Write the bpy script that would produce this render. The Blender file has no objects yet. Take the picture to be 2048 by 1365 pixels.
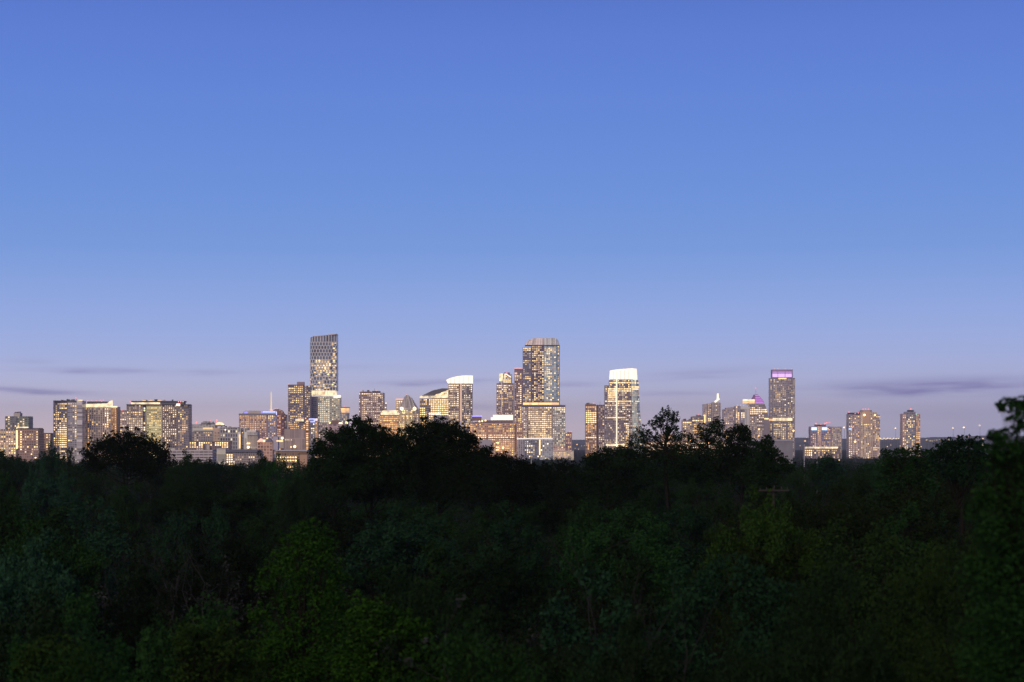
import bpy, bmesh, math, random
import numpy as np
from mathutils import Vector

# ------------------------------------------------------------------ camera, sky, light
F, HY, CZ = 3600.0, 885.0, 18.0          # focal length in photo pixels, horizon row, eye height (m)
scene = bpy.context.scene
C = scene.collection
cam_d = bpy.data.cameras.new("camera"); cam = bpy.data.objects.new("camera", cam_d); C.objects.link(cam)
cam.location = (0, 0, CZ); cam.rotation_euler = (math.pi/2, 0, 0)
cam_d.sensor_width = 36; cam_d.lens = 36*F/2048; cam_d.shift_y = (HY-682.5)/2048
cam_d.clip_start = 0.5; cam_d.clip_end = 60000
cam_d.dof.use_dof = True; cam_d.dof.focus_distance = 1500; cam_d.dof.aperture_fstop = 1.1
scene.camera = cam

def lin(r, g, b):
    f = lambda c: (c/255/12.92 if c/255 <= .04045 else ((c/255+.055)/1.055)**2.4)
    return (f(r), f(g), f(b), 1)

class NT:
    """small helper to write node trees"""
    def __init__(s, nt): s.t = nt
    def n(s, typ, **kw):
        x = s.t.nodes.new(typ)
        for k, v in kw.items(): setattr(x, k, v)
        return x
    def l(s, a, b): s.t.links.new(a, b)
    def m(s, op, a, b=None, c=None):
        x = s.n('ShaderNodeMath', operation=op)
        for i, v in enumerate((a, b, c)):
            if v is None: continue
            if isinstance(v, (int, float)): x.inputs[i].default_value = v
            else: s.l(v, x.inputs[i])
        return x.outputs[0]
    def mix(s, f, a, b, bt='MIX'):
        x = s.n('ShaderNodeMix', data_type='RGBA', blend_type=bt)
        for sock, v in ((x.inputs[0], f), (x.inputs[6], a), (x.inputs[7], b)):
            if isinstance(v, (int, float)): sock.default_value = v
            elif isinstance(v, tuple): sock.default_value = v
            else: s.l(v, sock)
        return x.outputs[2]

world = bpy.data.worlds.new("World"); scene.world = world; world.use_nodes = True
N = NT(world.node_tree); N.t.nodes.clear()
tc = N.n('ShaderNodeTexCoord'); sx = N.n('ShaderNodeSeparateXYZ'); N.l(tc.outputs['Generated'], sx.inputs[0])
X, Y, Z = sx.outputs
ramp = N.n('ShaderNodeValToRGB'); cr = ramp.color_ramp; cr.interpolation = 'B_SPLINE'
STOPS = [(0, (268, 238, 236)), (.012, (250, 230, 242)), (.029, (210, 213, 248)), (.051, (168, 190, 245)), (.079, (144, 174, 238)),
         (.106, (116, 158, 228)), (.152, (100, 142, 223)), (.2, (92, 130, 217)), (.25, (80, 115, 208)), (.4, (40, 62, 132)), (.62, (24, 38, 88)), (1, (20, 30, 66))]
for i, (p, c) in enumerate(STOPS):
    e = cr.elements[i] if i < 2 else cr.elements.new(p)
    e.position = p
for i, (p, c) in enumerate(STOPS): cr.elements[i].color = lin(*c)
N.l(Z, ramp.inputs[0])
az = N.m('ARCTAN2', X, Y); el = N.m('ARCSINE', Z)
low = N.m('POWER', N.m('SUBTRACT', 1.0, N.m('MINIMUM', N.m('MULTIPLY', N.m('MAXIMUM', Z, 0.0), 13.0), 1.0)), 1.5)
mr = N.n('ShaderNodeMapRange'); mr.inputs[1].default_value = -.05; mr.inputs[2].default_value = .26; N.l(az, mr.inputs[0])
sky = N.mix(N.m('MULTIPLY', N.m('MULTIPLY', low, mr.outputs[0]), .75), ramp.outputs[0], lin(164, 176, 226))
# thin violet cloud streaks low over the skyline
nz = N.n('ShaderNodeTexNoise'); nz.inputs['Scale'].default_value = 1.0; nz.inputs['Detail'].default_value = 5
cmb = N.n('ShaderNodeCombineXYZ'); N.l(N.m('MULTIPLY', az, 26.0), cmb.inputs[0]); N.l(N.m('MULTIPLY', el, 260.0), cmb.inputs[1])
N.l(cmb.outputs[0], nz.inputs['Vector'])
tot = None
for (px, py, w, h, a, sl) in [(185, 741, 105, 5.5, .75, 0), (410, 746, 58, 5.5, .62, .02), (30, 780, 95, 6, .8, -.04), (150, 786, 90, 5, .3, -.02), (850, 766, 105, 6, .6, .02),
                          (965, 763, 60, 5, .45, 0), (965, 814, 60, 7, .4, 0), (1140, 769, 60, 6, .45, 0), (1400, 748, 130, 10, .42, .05), (1330, 787, 110, 6, .38, 0), (1800, 777, 150, 11, .75, -0.03), (1900, 768, 170, 13, .45, 0.01),
                          (1960, 768, 150, 16, .5, 0), (700, 735, 130, 6, .18, 0), (1720, 790, 90, 7, .35, 0), (575, 742, 60, 9, .22, .1), (60, 722, 60, 6, .2, 0), (1870, 830, 170, 9, .22, 0)]:
    ca, ce = math.atan((px-1024)/F), math.atan((HY-py)/F*math.cos(math.atan((px-1024)/F)))
    du = N.m('DIVIDE', N.m('SUBTRACT', az, ca), w/F)
    dv0 = N.m('SUBTRACT', N.m('SUBTRACT', el, ce), N.m('MULTIPLY', N.m('SUBTRACT', az, ca), sl))
    dv = N.m('DIVIDE', N.m('ADD', dv0, N.m('MULTIPLY', N.m('SUBTRACT', nz.outputs[0], .5), 1.6*h/F)), h/F)
    g = N.m('EXPONENT', N.m('MULTIPLY', N.m('ADD', N.m('MULTIPLY', du, du), N.m('MULTIPLY', dv, dv)), -1.0))
    g = N.m('MULTIPLY', g, a); tot = g if tot is None else N.m('ADD', tot, g)
dens = N.m('MULTIPLY', N.m('MINIMUM', tot, 1.0), N.m('MINIMUM', N.m('MAXIMUM', N.m('ADD', N.m('MULTIPLY', nz.outputs[0], 2.4), -.45), .1), 1.15))
sky = N.mix(N.m('MULTIPLY', dens, .85), sky, lin(140, 138, 198))
# after-sunset glow behind the camera (west)
glow = N.m('MULTIPLY', N.m('POWER', N.m('MAXIMUM', N.m('MULTIPLY', Y, -1.0), 0.0), 1.5), N.m('EXPONENT', N.m('MULTIPLY', N.m('MAXIMUM', Z, 0.0), -7.0)))
sky = N.mix(N.m('MULTIPLY', glow, .9), sky, (1.0, .68, .50, 1))
nish = N.n('ShaderNodeTexSky', sky_type='NISHITA'); nish.sun_disc = False
nish.sun_elevation = math.radians(1.0); nish.sun_rotation = math.radians(200)
sky = N.mix(.012, sky, nish.outputs[0], 'ADD')
bg = N.n('ShaderNodeBackground'); N.l(sky, bg.inputs[0]); bg.inputs[1].default_value = 1.0
wo = N.n('ShaderNodeOutputWorld'); N.l(bg.outputs[0], wo.inputs[0])

sun_d = bpy.data.lights.new("sun", 'SUN'); sun = bpy.data.objects.new("sun", sun_d); C.objects.link(sun)
sun_d.energy = 2.0; sun_d.angle = math.radians(40); sun_d.color = (1, .80, .60)   # the last dusk light from low in the west
sun.rotation_euler = (math.radians(60), 0, math.radians(-20))
vs = scene.view_settings; vs.view_transform = 'Standard'; vs.look = 'None'; vs.exposure = 0; vs.gamma = 1
scene.render.engine = 'CYCLES'
scene.cycles.filter_width = 1.5
scene.cycles.max_bounces = 5; scene.cycles.diffuse_bounces = 2; scene.cycles.glossy_bounces = 2; scene.cycles.volume_bounces = 0
scene.cycles.use_denoising = True; scene.cycles.denoiser = 'OPENIMAGEDENOISE'; scene.cycles.denoising_input_passes = 'RGB_ALBEDO_NORMAL'; scene.cycles.denoising_prefilter = 'ACCURATE'
scene.cycles.sample_clamp_indirect = 1.0

# ------------------------------------------------------------------ materials
MATS = {}
def pmat(key, col, rough=.8, spec=.3, var=0.0, vscale=.2, metal=0.0):
    if key in MATS: return MATS[key]
    if 'bark' not in key and 'wood' not in key and 'ground' not in key: col = tuple(min(.75, c*1.6) for c in col[:3])+(1,)
    m = bpy.data.materials.new(key); m.use_nodes = True; MATS[key] = m
    n = NT(m.node_tree); b = m.node_tree.nodes['Principled BSDF']
    b.inputs['Roughness'].default_value = rough; b.inputs['Specular IOR Level'].default_value = spec; b.inputs['Metallic'].default_value = metal
    if var:
        t = n.n('ShaderNodeTexCoord'); z = n.n('ShaderNodeTexNoise'); z.inputs['Scale'].default_value = vscale; z.inputs['Detail'].default_value = 6
        n.l(t.outputs['Object'], z.inputs['Vector'])
        n.l(n.mix(z.outputs[0], tuple(c*(1-var) for c in col[:3])+(1,), tuple(min(1, c*(1+var)) for c in col[:3])+(1,)), b.inputs['Base Color'])
    else: b.inputs['Base Color'].default_value = col
    return m

def emat(key, rgb, s=1.0, base=(.3, .3, .3, 1), panel=0.0):
    """a thing that gives off light; panel > 0 breaks the light up into uneven bays"""
    if key in MATS: return MATS[key]
    m = bpy.data.materials.new(key); m.use_nodes = True; MATS[key] = m
    n = NT(m.node_tree); b = m.node_tree.nodes['Principled BSDF']
    b.inputs['Base Color'].default_value = base; b.inputs['Roughness'].default_value = .5
    b.inputs['Emission Color'].default_value = (*rgb, 1); b.inputs['Emission Strength'].default_value = s
    if panel:
        t = n.n('ShaderNodeTexCoord'); z = n.n('ShaderNodeTexNoise'); z.inputs['Scale'].default_value = panel; z.inputs['Detail'].default_value = 2
        n.l(t.outputs['Object'], z.inputs['Vector'])
        n.l(n.m('MULTIPLY', n.m('ADD', n.m('MULTIPLY', n.m('SUBTRACT', z.outputs[0], .5), 3.2), 1.0), s), b.inputs['Emission Strength'])
    m.cycles.emission_sampling = 'NONE'
    return m

HOT = emat('lit_hot', (2.3, 1.58, .62)); WARM = emat('lit_warm', (1.75, 1.05, .34)); AMB = emat('lit_amber', (1.4, .66, .16))
DIM = emat('lit_dim', (.52, .33, .16)); PALE = emat('lit_pale', (1.25, 1.02, .60)); WHT = emat('lit_white', (2.2, 1.85, 1.25))
SOFT = emat('lit_soft', (1.05, .64, .24)); ROSE = emat('lit_rose', (1.05, .58, .42)); COOL = emat('lit_cool', (.78, .80, .66))
RED = emat('beacon_red', (2.2, .38, .36)); BLUEW = emat('sign_bluewhite', (.75, 1.2, 1.7)); BLUEL = emat('led_blue', (.28, .26, 1.1)); VIO = emat('led_violet', (.62, .18, .82))
CREAM = emat('cream_light', (1.15, .90, .52), 1, panel=.12); CROWN = emat('crown_white', (1.12, .98, .76), 1, (.8, .8, .8, 1)); ORNG = emat('orange_light', (1.0, .55, .2), 1, panel=.15)
LAMPM = emat('lamp_glow', (3.0, 2.1, .9)); PINKV = emat('crown_violet', (.95, .55, 1.15)); PINKD = emat('crown_violet_dim', (.36, .15, .52)); BLUEP = emat('sign_blue', (.05, .09, .42))
SETS = {'mix': [HOT, WARM, WARM, SOFT, SOFT, DIM, DIM, PALE], 'amber': [AMB, AMB, WARM, SOFT, DIM], 'bright': [HOT, HOT, WARM, WHT], 'white': [WHT, PALE, HOT],
        'dim': [DIM, SOFT, DIM, ROSE], 'office': [WARM, HOT, SOFT, PALE, DIM], 'cool': [COOL, PALE, PALE, SOFT, COOL], 'rose': [ROSE, SOFT, WARM, DIM]}
ROOF = pmat('roof_gravel', lin(105, 105, 112), .9, .2, .3, .1)
DARK = pmat('dark_metal', lin(52, 52, 60), .6, .4, .2, .2); CONC = pmat('concrete', lin(158, 152, 148), .85, .2, .15, .15)
PALEC = pmat('pale_concrete', lin(190, 184, 178), .85, .2, .12, .15); STEEL = pmat('steel', lin(150, 152, 158), .5, .5); BROWN = pmat('brown_panel', lin(112, 90, 80), .8, .2, .2, .1)
BARK = pmat('bark', lin(22, 20, 17), .95, .1, .3, 1.5); GREYBARK = pmat('grey_bark', lin(40, 40, 41), .95, .1, .3, 1.5); WOODM = pmat('weathered_wood', lin(50, 48, 46), .9, .1, .3, 2.)

def fmat(bay, floor, glass, frame, fv, fh, stag=False, gr=.18):
    key = f'facade {bay:.2f} {floor:.2f} {glass} {frame} {fv} {fh} {stag}'
    if key in MATS: return MATS[key]
    m = bpy.data.materials.new('facade'); m.use_nodes = True; MATS[key] = m
    n = NT(m.node_tree); b = m.node_tree.nodes['Principled BSDF']
    uv = n.n('ShaderNodeUVMap'); s = n.n('ShaderNodeSeparateXYZ'); n.l(uv.outputs[0], s.inputs[0])
    v = n.m('DIVIDE', s.outputs[1], floor); vi = n.m('FLOOR', v)
    u = n.m('DIVIDE', s.outputs[0], bay)
    if stag: u = n.m('ADD', u, n.m('MULTIPLY', n.m('MODULO', vi, 2.0), .5))
    ui = n.m('FLOOR', u)
    isf = n.m('MAXIMUM', n.m('LESS_THAN', n.m('FRACT', u), fh), n.m('LESS_THAN', n.m('FRACT', v), fv))
    c = n.n('ShaderNodeCombineXYZ'); n.l(ui, c.inputs[0]); n.l(vi, c.inputs[1])
    wn = n.n('ShaderNodeTexWhiteNoise', noise_dimensions='2D'); n.l(c.outputs[0], wn.inputs[0])
    g = tuple(min(.6, x*2.0) for x in lin(*glass)[:3]); f = tuple(min(.75, x*k_) for x, k_ in zip(lin(*frame)[:3], (2.35, 2.32, 2.12)))
    gcol = n.mix(wn.outputs[0], tuple(x*.45 for x in g[:3])+(1,), tuple(min(1, x*1.7) for x in g[:3])+(1,))
    nz = n.n('ShaderNodeTexNoise'); nz.inputs['Scale'].default_value = .06; nz.inputs['Detail'].default_value = 5
    t = n.n('ShaderNodeTexCoord'); n.l(t.outputs['Object'], nz.inputs['Vector'])
    fcol = n.mix(nz.outputs[0], tuple(x*.75 for x in f[:3])+(1,), tuple(min(1, x*1.25) for x in f[:3])+(1,))
    n.l(n.mix(isf, gcol, fcol), b.inputs['Base Color'])
    n.l(n.m('ADD', n.m('MULTIPLY', isf, .65), gr), b.inputs['Roughness'])
    b.inputs['Specular IOR Level'].default_value = .5
    return m

# ------------------------------------------------------------------ object helpers
def empty(name, loc, label, cat, group=None):
    o = bpy.data.objects.new(name, None); C.objects.link(o); o.location = loc; o.empty_display_size = 1
    o['label'] = label; o['category'] = cat
    if group: o['group'] = group
    return o
def link(name, me, parent=None, loc=None, kind=None, label=None):
    o = bpy.data.objects.new(name, me); C.objects.link(o)
    if parent is not None: o.parent = parent
    if loc is not None: o.location = loc
    if kind: o['kind'] = kind
    if label: o['label'] = label
    return o
def npmesh(name, V, Q, mats, smooth=False):
    V = np.asarray(V, np.float32); Q = np.asarray(Q, np.int32); k = Q.shape[1]
    me = bpy.data.meshes.new(name)
    me.vertices.add(len(V)); me.vertices.foreach_set('co', V.ravel())
    me.loops.add(Q.size); me.loops.foreach_set('vertex_index', Q.ravel())
    me.polygons.add(len(Q)); me.polygons.foreach_set('loop_start', np.arange(0, Q.size, k, dtype=np.int32))
    try: me.polygons.foreach_set('loop_total', np.full(len(Q), k, np.int32))
    except Exception: pass
    if smooth: me.polygons.foreach_set('use_smooth', np.ones(len(Q), bool))
    for m in mats: me.materials.append(m)
    me.update(calc_edges=True)
    return me
def pymesh(name, V, Fc, mats, fm=None):
    me = bpy.data.meshes.new(name); me.from_pydata(V, [], Fc)
    for m in mats: me.materials.append(m)
    if fm: me.polygons.foreach_set('material_index', fm)
    me.update(); return me
BOXF = [(0, 1, 5, 4), (1, 2, 6, 5), (2, 3, 7, 6), (3, 0, 4, 7), (4, 5, 6, 7), (3, 2, 1, 0)]
def boxv(x0, y0, z0, x1, y1, z1):
    return [(x0, y0, z0), (x1, y0, z0), (x1, y1, z0), (x0, y1, z0), (x0, y0, z1), (x1, y0, z1), (x1, y1, z1), (x0, y1, z1)]
def tubes(paths, sides=6):
    """paths: list of (points, radii) -> verts, quads"""
    V, Q = [], []
    for pts, rad in paths:
        pts = [Vector(p) for p in pts]; b = len(V)
        for i, p in enumerate(pts):
            d = (pts[min(i+1, len(pts)-1)] - pts[max(i-1, 0)]).normalized()
            a = d.orthogonal().normalized(); c = d.cross(a)
            for k in range(sides):
                t = 2*math.pi*k/sides; V.append(tuple(p + (a*math.cos(t) + c*math.sin(t))*rad[i]))
        for i in range(len(pts)-1):
            for k in range(sides):
                k2 = (k+1) % sides
                Q.append((b+i*sides+k, b+i*sides+k2, b+(i+1)*sides+k2, b+(i+1)*sides+k))
    return V, Q

# ------------------------------------------------------------------ ground, hills
ZK = [(0, 0), (300, 0), (600, -1), (1200, -6), (2000, -13), (2600, -14), (4000, -16), (6000, -14), (9000, -8), (16000, -8)]
def zg(d): return float(np.interp(d, [k[0] for k in ZK], [k[1] for k in ZK]))
def ground():
    ys = [-500, -200, 0, 60, 120, 200, 300, 450, 600, 800, 1000, 1200, 1600, 2000, 2600, 3200, 4000, 5000, 6000, 7500, 9000, 11000, 14000]
    xs = np.linspace(-6000, 6000, 41)
    V = [(x, y, zg(max(y, 0))) for y in ys for x in xs]; n = len(xs)
    Q = [(j*n+i, j*n+i+1, (j+1)*n+i+1, (j+1)*n+i) for j in range(len(ys)-1) for i in range(n-1)]
    g = pmat('ground_grass', lin(20, 27, 14), 1.0, .0, .4, .02)
    link('ground', npmesh('ground', V, Q, [g]), kind='structure')
ground()
def hills(name, D, prof, seed, depth=1800):
    rnd = random.Random(seed); xs = np.linspace(-5600, 5600, 240); V = []
    px = 1024 + xs*F/D
    top = np.interp(px, [p[0] for p in prof], [p[1] for p in prof])
    wob = sum(np.sin(xs/l + rnd.random()*6)*a for l, a in ((900, 1.0), (330, .9), (120, .7), (50, .7), (21, .6), (9, .5)))
    zt = CZ + (HY-top)*D/F + wob*1.6
    rows = [(-depth*.55, 0), (-depth*.3, .5), (-depth*.1, .9), (0, 1), (depth*.25, .8), (depth*.6, 0)]
    for dy, f in rows:
        base = zg(D+dy) - 1
        for x, z in zip(xs, zt): V.append((x, D+dy, base + (z-base)*f if f else base))
    n = len(xs)
    Q = [(j*n+i, j*n+i+1, (j+1)*n+i+1, (j+1)*n+i) for j in range(len(rows)-1) for i in range(n-1)]
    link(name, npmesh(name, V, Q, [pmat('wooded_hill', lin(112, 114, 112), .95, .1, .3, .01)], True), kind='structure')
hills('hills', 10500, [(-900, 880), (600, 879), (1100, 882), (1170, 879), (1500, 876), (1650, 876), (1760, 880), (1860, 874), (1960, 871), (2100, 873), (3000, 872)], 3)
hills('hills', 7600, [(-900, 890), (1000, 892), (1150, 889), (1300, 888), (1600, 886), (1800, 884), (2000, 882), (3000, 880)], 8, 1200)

# ------------------------------------------------------------------ buildings
class Bld:
    def __init__(s, name, label, px, D, cat='building', group=None, z0=None):
        s.D = D; s.x0 = (px-1024)*D/F; s.zb = zg(D) if z0 is None else z0
        s.root = empty(name, (s.x0, D, s.zb), label, cat, group); s.rnd = random.Random(int(px*7+D)); s.k = D/F
        s.wcache = {}; s.nwin = 0
    def W(s, px, py, dy=0):
        Yd = s.D+dy; return ((px-1024)*Yd/F - s.x0, dy, CZ + (HY-py)*Yd/F - s.zb)
    def mass(s, front, ytop, bay=5, floor=4.2, glass=(60, 66, 84), frame=(120, 112, 112), fv=.3, fh=.25, stag=False, ybot=None, depth=24, top=None, name='wall', mat=None, roof=None, gr=.18):
        """a body with one or more visible faces; front = [(photo x, metres back)], bay and floor in photo pixels"""
        n = len(front); top = top or front
        yt = list(ytop) if isinstance(ytop, (list, tuple)) else [ytop]*n
        B, T = [], []
        for (px, dy), (tx, ty), y in zip(front, top, yt):
            b = list(s.W(px, HY, dy)); b[2] = 0 if ybot is None else s.W(px, ybot, dy)[2]
            B.append(tuple(b)); T.append(s.W(tx, y, ty))
        mdy = max(d for _, d in front)
        for i in (n-1, 0):
            b = B[i]; t = T[i]; B.append((b[0], mdy+depth, b[2])); T.append((t[0], mdy+depth-(2 if top is not front else 0), t[2]))
        V = B+T; k = len(B); Fc = []; uvs = []; u = 0; s_u = []
        bm_, fl = bay*s.k, floor*s.k
        for i in range(k):
            j = (i+1) % k; L = math.dist(B[i][:2], B[j][:2])
            Fc.append((i, j, k+j, k+i)); uvs += [(u, 0), (u+L, 0), (u+L, T[j][2]-B[j][2]), (u, T[i][2]-B[i][2])]
            s_u.append((u, L)); u += L
        Fc.append(tuple(range(k, 2*k))); uvs += [(0, 0)]*k
        m = mat or fmat(bm_, fl, glass, frame, fv, fh, stag, gr)
        me = pymesh(name, V, Fc, [m, roof or ROOF], [0]*k+[1])
        uvl = me.uv_layers.new(name='UVMap')
        for i, c in enumerate(uvs): uvl.data[i].uv = c
        o = link(name, me, s.root)
        return dict(B=B, T=T, n=n, u=s_u, bay=bm_, floor=fl, fv=fv, fh=fh, stag=stag, o=o)
    def win(s, ms, p=.3, zones=(), sets='mix', limit=100, ymax=925, sub=1):
        R = s.rnd; cells = []
        fv, fh, bay, fl = ms['fv'], ms['fh'], ms['bay'], ms['floor']
        h = fl*(1-fv)*.76/sub; w = bay*(1-fh)*.74
        rowf = {}
        for i in range(ms['n']-1):
            A, Bq, At, Bt = ms['B'][i], ms['B'][i+1], ms['T'][i], ms['T'][i+1]
            u0, L = ms['u'][i]
            if L < .5: continue
            dx, dy = (Bq[0]-A[0])/L, (Bq[1]-A[1])/L; nx, ny = dy, -dx
            rz = math.atan2(dy, dx); run = False
            Hm = max(At[2]-A[2], Bt[2]-Bq[2])
            for rs_ in range((int(Hm/fl)+1)*sub):
                r = rs_//sub
                sh = .5 if (ms['stag'] and r % 2) else 0
                run = False
                if rs_ not in rowf: rowf[rs_] = R.choice([.35, .6, .9, 1.1, 1.5])
                for c in range(int(math.floor(u0/bay))-1, int((u0+L)/bay)+1):
                    uc = (c - sh + (1+fh)/2)*bay
                    lo, hi = uc-w/2-u0, uc+w/2-u0
                    if lo < .1 or hi > L-.1: continue
                    t = (lo+hi)/2/L; zt = (At[2]-A[2])*(1-t)+(Bt[2]-Bq[2])*t
                    zc = (r+fv+(1-fv)*(rs_ % sub+.5)/sub)*fl
                    if zc+h/2 > zt-.2: continue
                    q = zc/zt
                    x = (A[0]*(1-t)+Bq[0]*t)*(1-q) + (At[0]*(1-t)+Bt[0]*t)*q
                    y = (A[1]*(1-t)+Bq[1]*t)*(1-q) + (At[1]*(1-t)+Bt[1]*t)*q
                    z = A[2]+zc
                    Yd = s.D+y; px = 1024+F*(x+s.x0)/Yd; py = HY-F*(z+s.zb-CZ)/Yd
                    if py > ymax: continue
                    pp, st = p*rowf[rs_], sets
                    for zn in zones:
                        if zn[0] <= px <= zn[2] and zn[1] <= py <= zn[3]:
                            pp, st = zn[4], (zn[5] if len(zn) > 5 else sets); break
                    lit = R.random() < pp*(1.55 if run else 1.08); run = lit
                    if not lit and pp > .05 and R.random() < .3: cells.append((py, x+nx*.12, y+ny*.12, z, rz, DIM))
                    if lit: cells.append((py, x+nx*.12, y+ny*.12, z, rz, R.choice(SETS[st])))
        R.shuffle(cells); cells.sort(key=lambda c: (c[0] > 885, c[5] is DIM))
        left = max(0, limit - s.nwin); s.nwin += min(left, len(cells))
        for (py, x, y, z, rz, m) in cells[:left]:
            key = (round(w, 2), round(h, 2), m.name)
            if key not in s.wcache:
                s.wcache[key] = pymesh('window', boxv(-w/2, -.12, -h/2, w/2, .10, h/2), BOXF, [m])
            o = link('window', s.wcache[key], s.root, (x, y, z)); o.rotation_euler[2] = rz
        rest = cells[left:]
        if rest:
            ml = list({c[5].name: c[5] for c in rest}.values()); mi = {m.name: i for i, m in enumerate(ml)}
            V, Fc, fm = [], [], []
            for (py, x, y, z, rz, m) in rest:
                b = len(V); c_, s_ = math.cos(rz), math.sin(rz)
                for (a, bb, cc) in boxv(-w/2, -.12, -h/2, w/2, .10, h/2): V.append((x+a*c_-bb*s_, y+a*s_+bb*c_, z+cc))
                Fc += [tuple(b+i for i in f) for f in BOXF]; fm += [mi[m.name]]*6
            link('small_windows', pymesh('small_windows', V, Fc, ml, fm), s.root, kind='stuff')
    def box(s, name, x0, y0, x1, y1, mat, dy=-.4, depth=8, parent=None, label=None):
        a = s.W(x0, y1, dy); b = s.W(x1, y0, dy)
        return link(name, pymesh(name, boxv(a[0], dy, a[2], b[0], dy+depth, b[2]), BOXF, [mat]), parent or s.root, label=label)
    def poly(s, name, pts, mat, dy=-.4, depth=8, label=None):
        n = len(pts); f = [s.W(x, y, dy) for x, y in pts]; V = f + [(x, dy+depth, z) for x, y_, z in f]
        Fc = [tuple(range(n)), tuple(range(2*n-1, n-1, -1))] + [(i, i+n, (i+1) % n+n, (i+1) % n) for i in range(n)]
        me = pymesh(name, V, Fc, [mat]); bm = bmesh.new(); bm.from_mesh(me); bmesh.ops.recalc_face_normals(bm, faces=bm.faces); bm.to_mesh(me); bm.free()
        return link(name, me, s.root, label=label)
    def cyl(s, name, px, py, r, mat, dy=-.5, depth=1.0, hole=0):
        """a round disc facing the camera, r in photo pixels"""
        c = s.W(px, py, dy); R = r*s.k; V, Fc = [], []; k = 16
        for yy in (dy, dy+depth):
            for i in range(k): V.append((c[0]+R*math.cos(i*2*math.pi/k), yy, c[2]+R*math.sin(i*2*math.pi/k)))
        Fc = [tuple(range(k)), tuple(range(2*k-1, k-1, -1))] + [(i, i+k, (i+1) % k+k, (i+1) % k) for i in range(k)]
        return link(name, pymesh(name, V, Fc, [mat]), s.root)
    def beacon(s, px, py, r=1.0, mat=None, dy=1):
        c = s.W(px, py, dy); R = r*s.k; key = ('b', round(R, 2), (mat or RED).name)
        if key not in s.wcache:
            me = bpy.data.meshes.new('beacon_light'); bm = bmesh.new(); bmesh.ops.create_icosphere(bm, subdivisions=1, radius=R); bm.to_mesh(me); bm.free()
            me.materials.append(mat or RED); s.wcache[key] = me
        return link('beacon_light', s.wcache[key], s.root, c)
    def mast(s, px, y0, y1, r, mat, dy=4, name='antenna_mast'):
        a, b = s.W(px, y1, dy), s.W(px, y0, dy)
        V, Q = tubes([([a, ((a[0]+b[0])/2, dy, (a[2]+b[2])/2), b], [r*s.k, r*s.k*.8, r*s.k*.5])]); return link(name, npmesh(name, V, Q, [mat]), s.root)
    def roofkit(s, x0, x1, y, n=5, mat=None):
        """small plant boxes standing on the roof"""
        for i in range(n):
            x = s.rnd.uniform(x0, x1-3); w = s.rnd.uniform(2, 6); h = s.rnd.uniform(1.2, 3.2)
            s.box('roof_plant', x, y-h, min(x+w, x1), y+.5, mat or s.rnd.choice([DARK, CONC, ROOF]), dy=5+i*6.1, depth=5)

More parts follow.
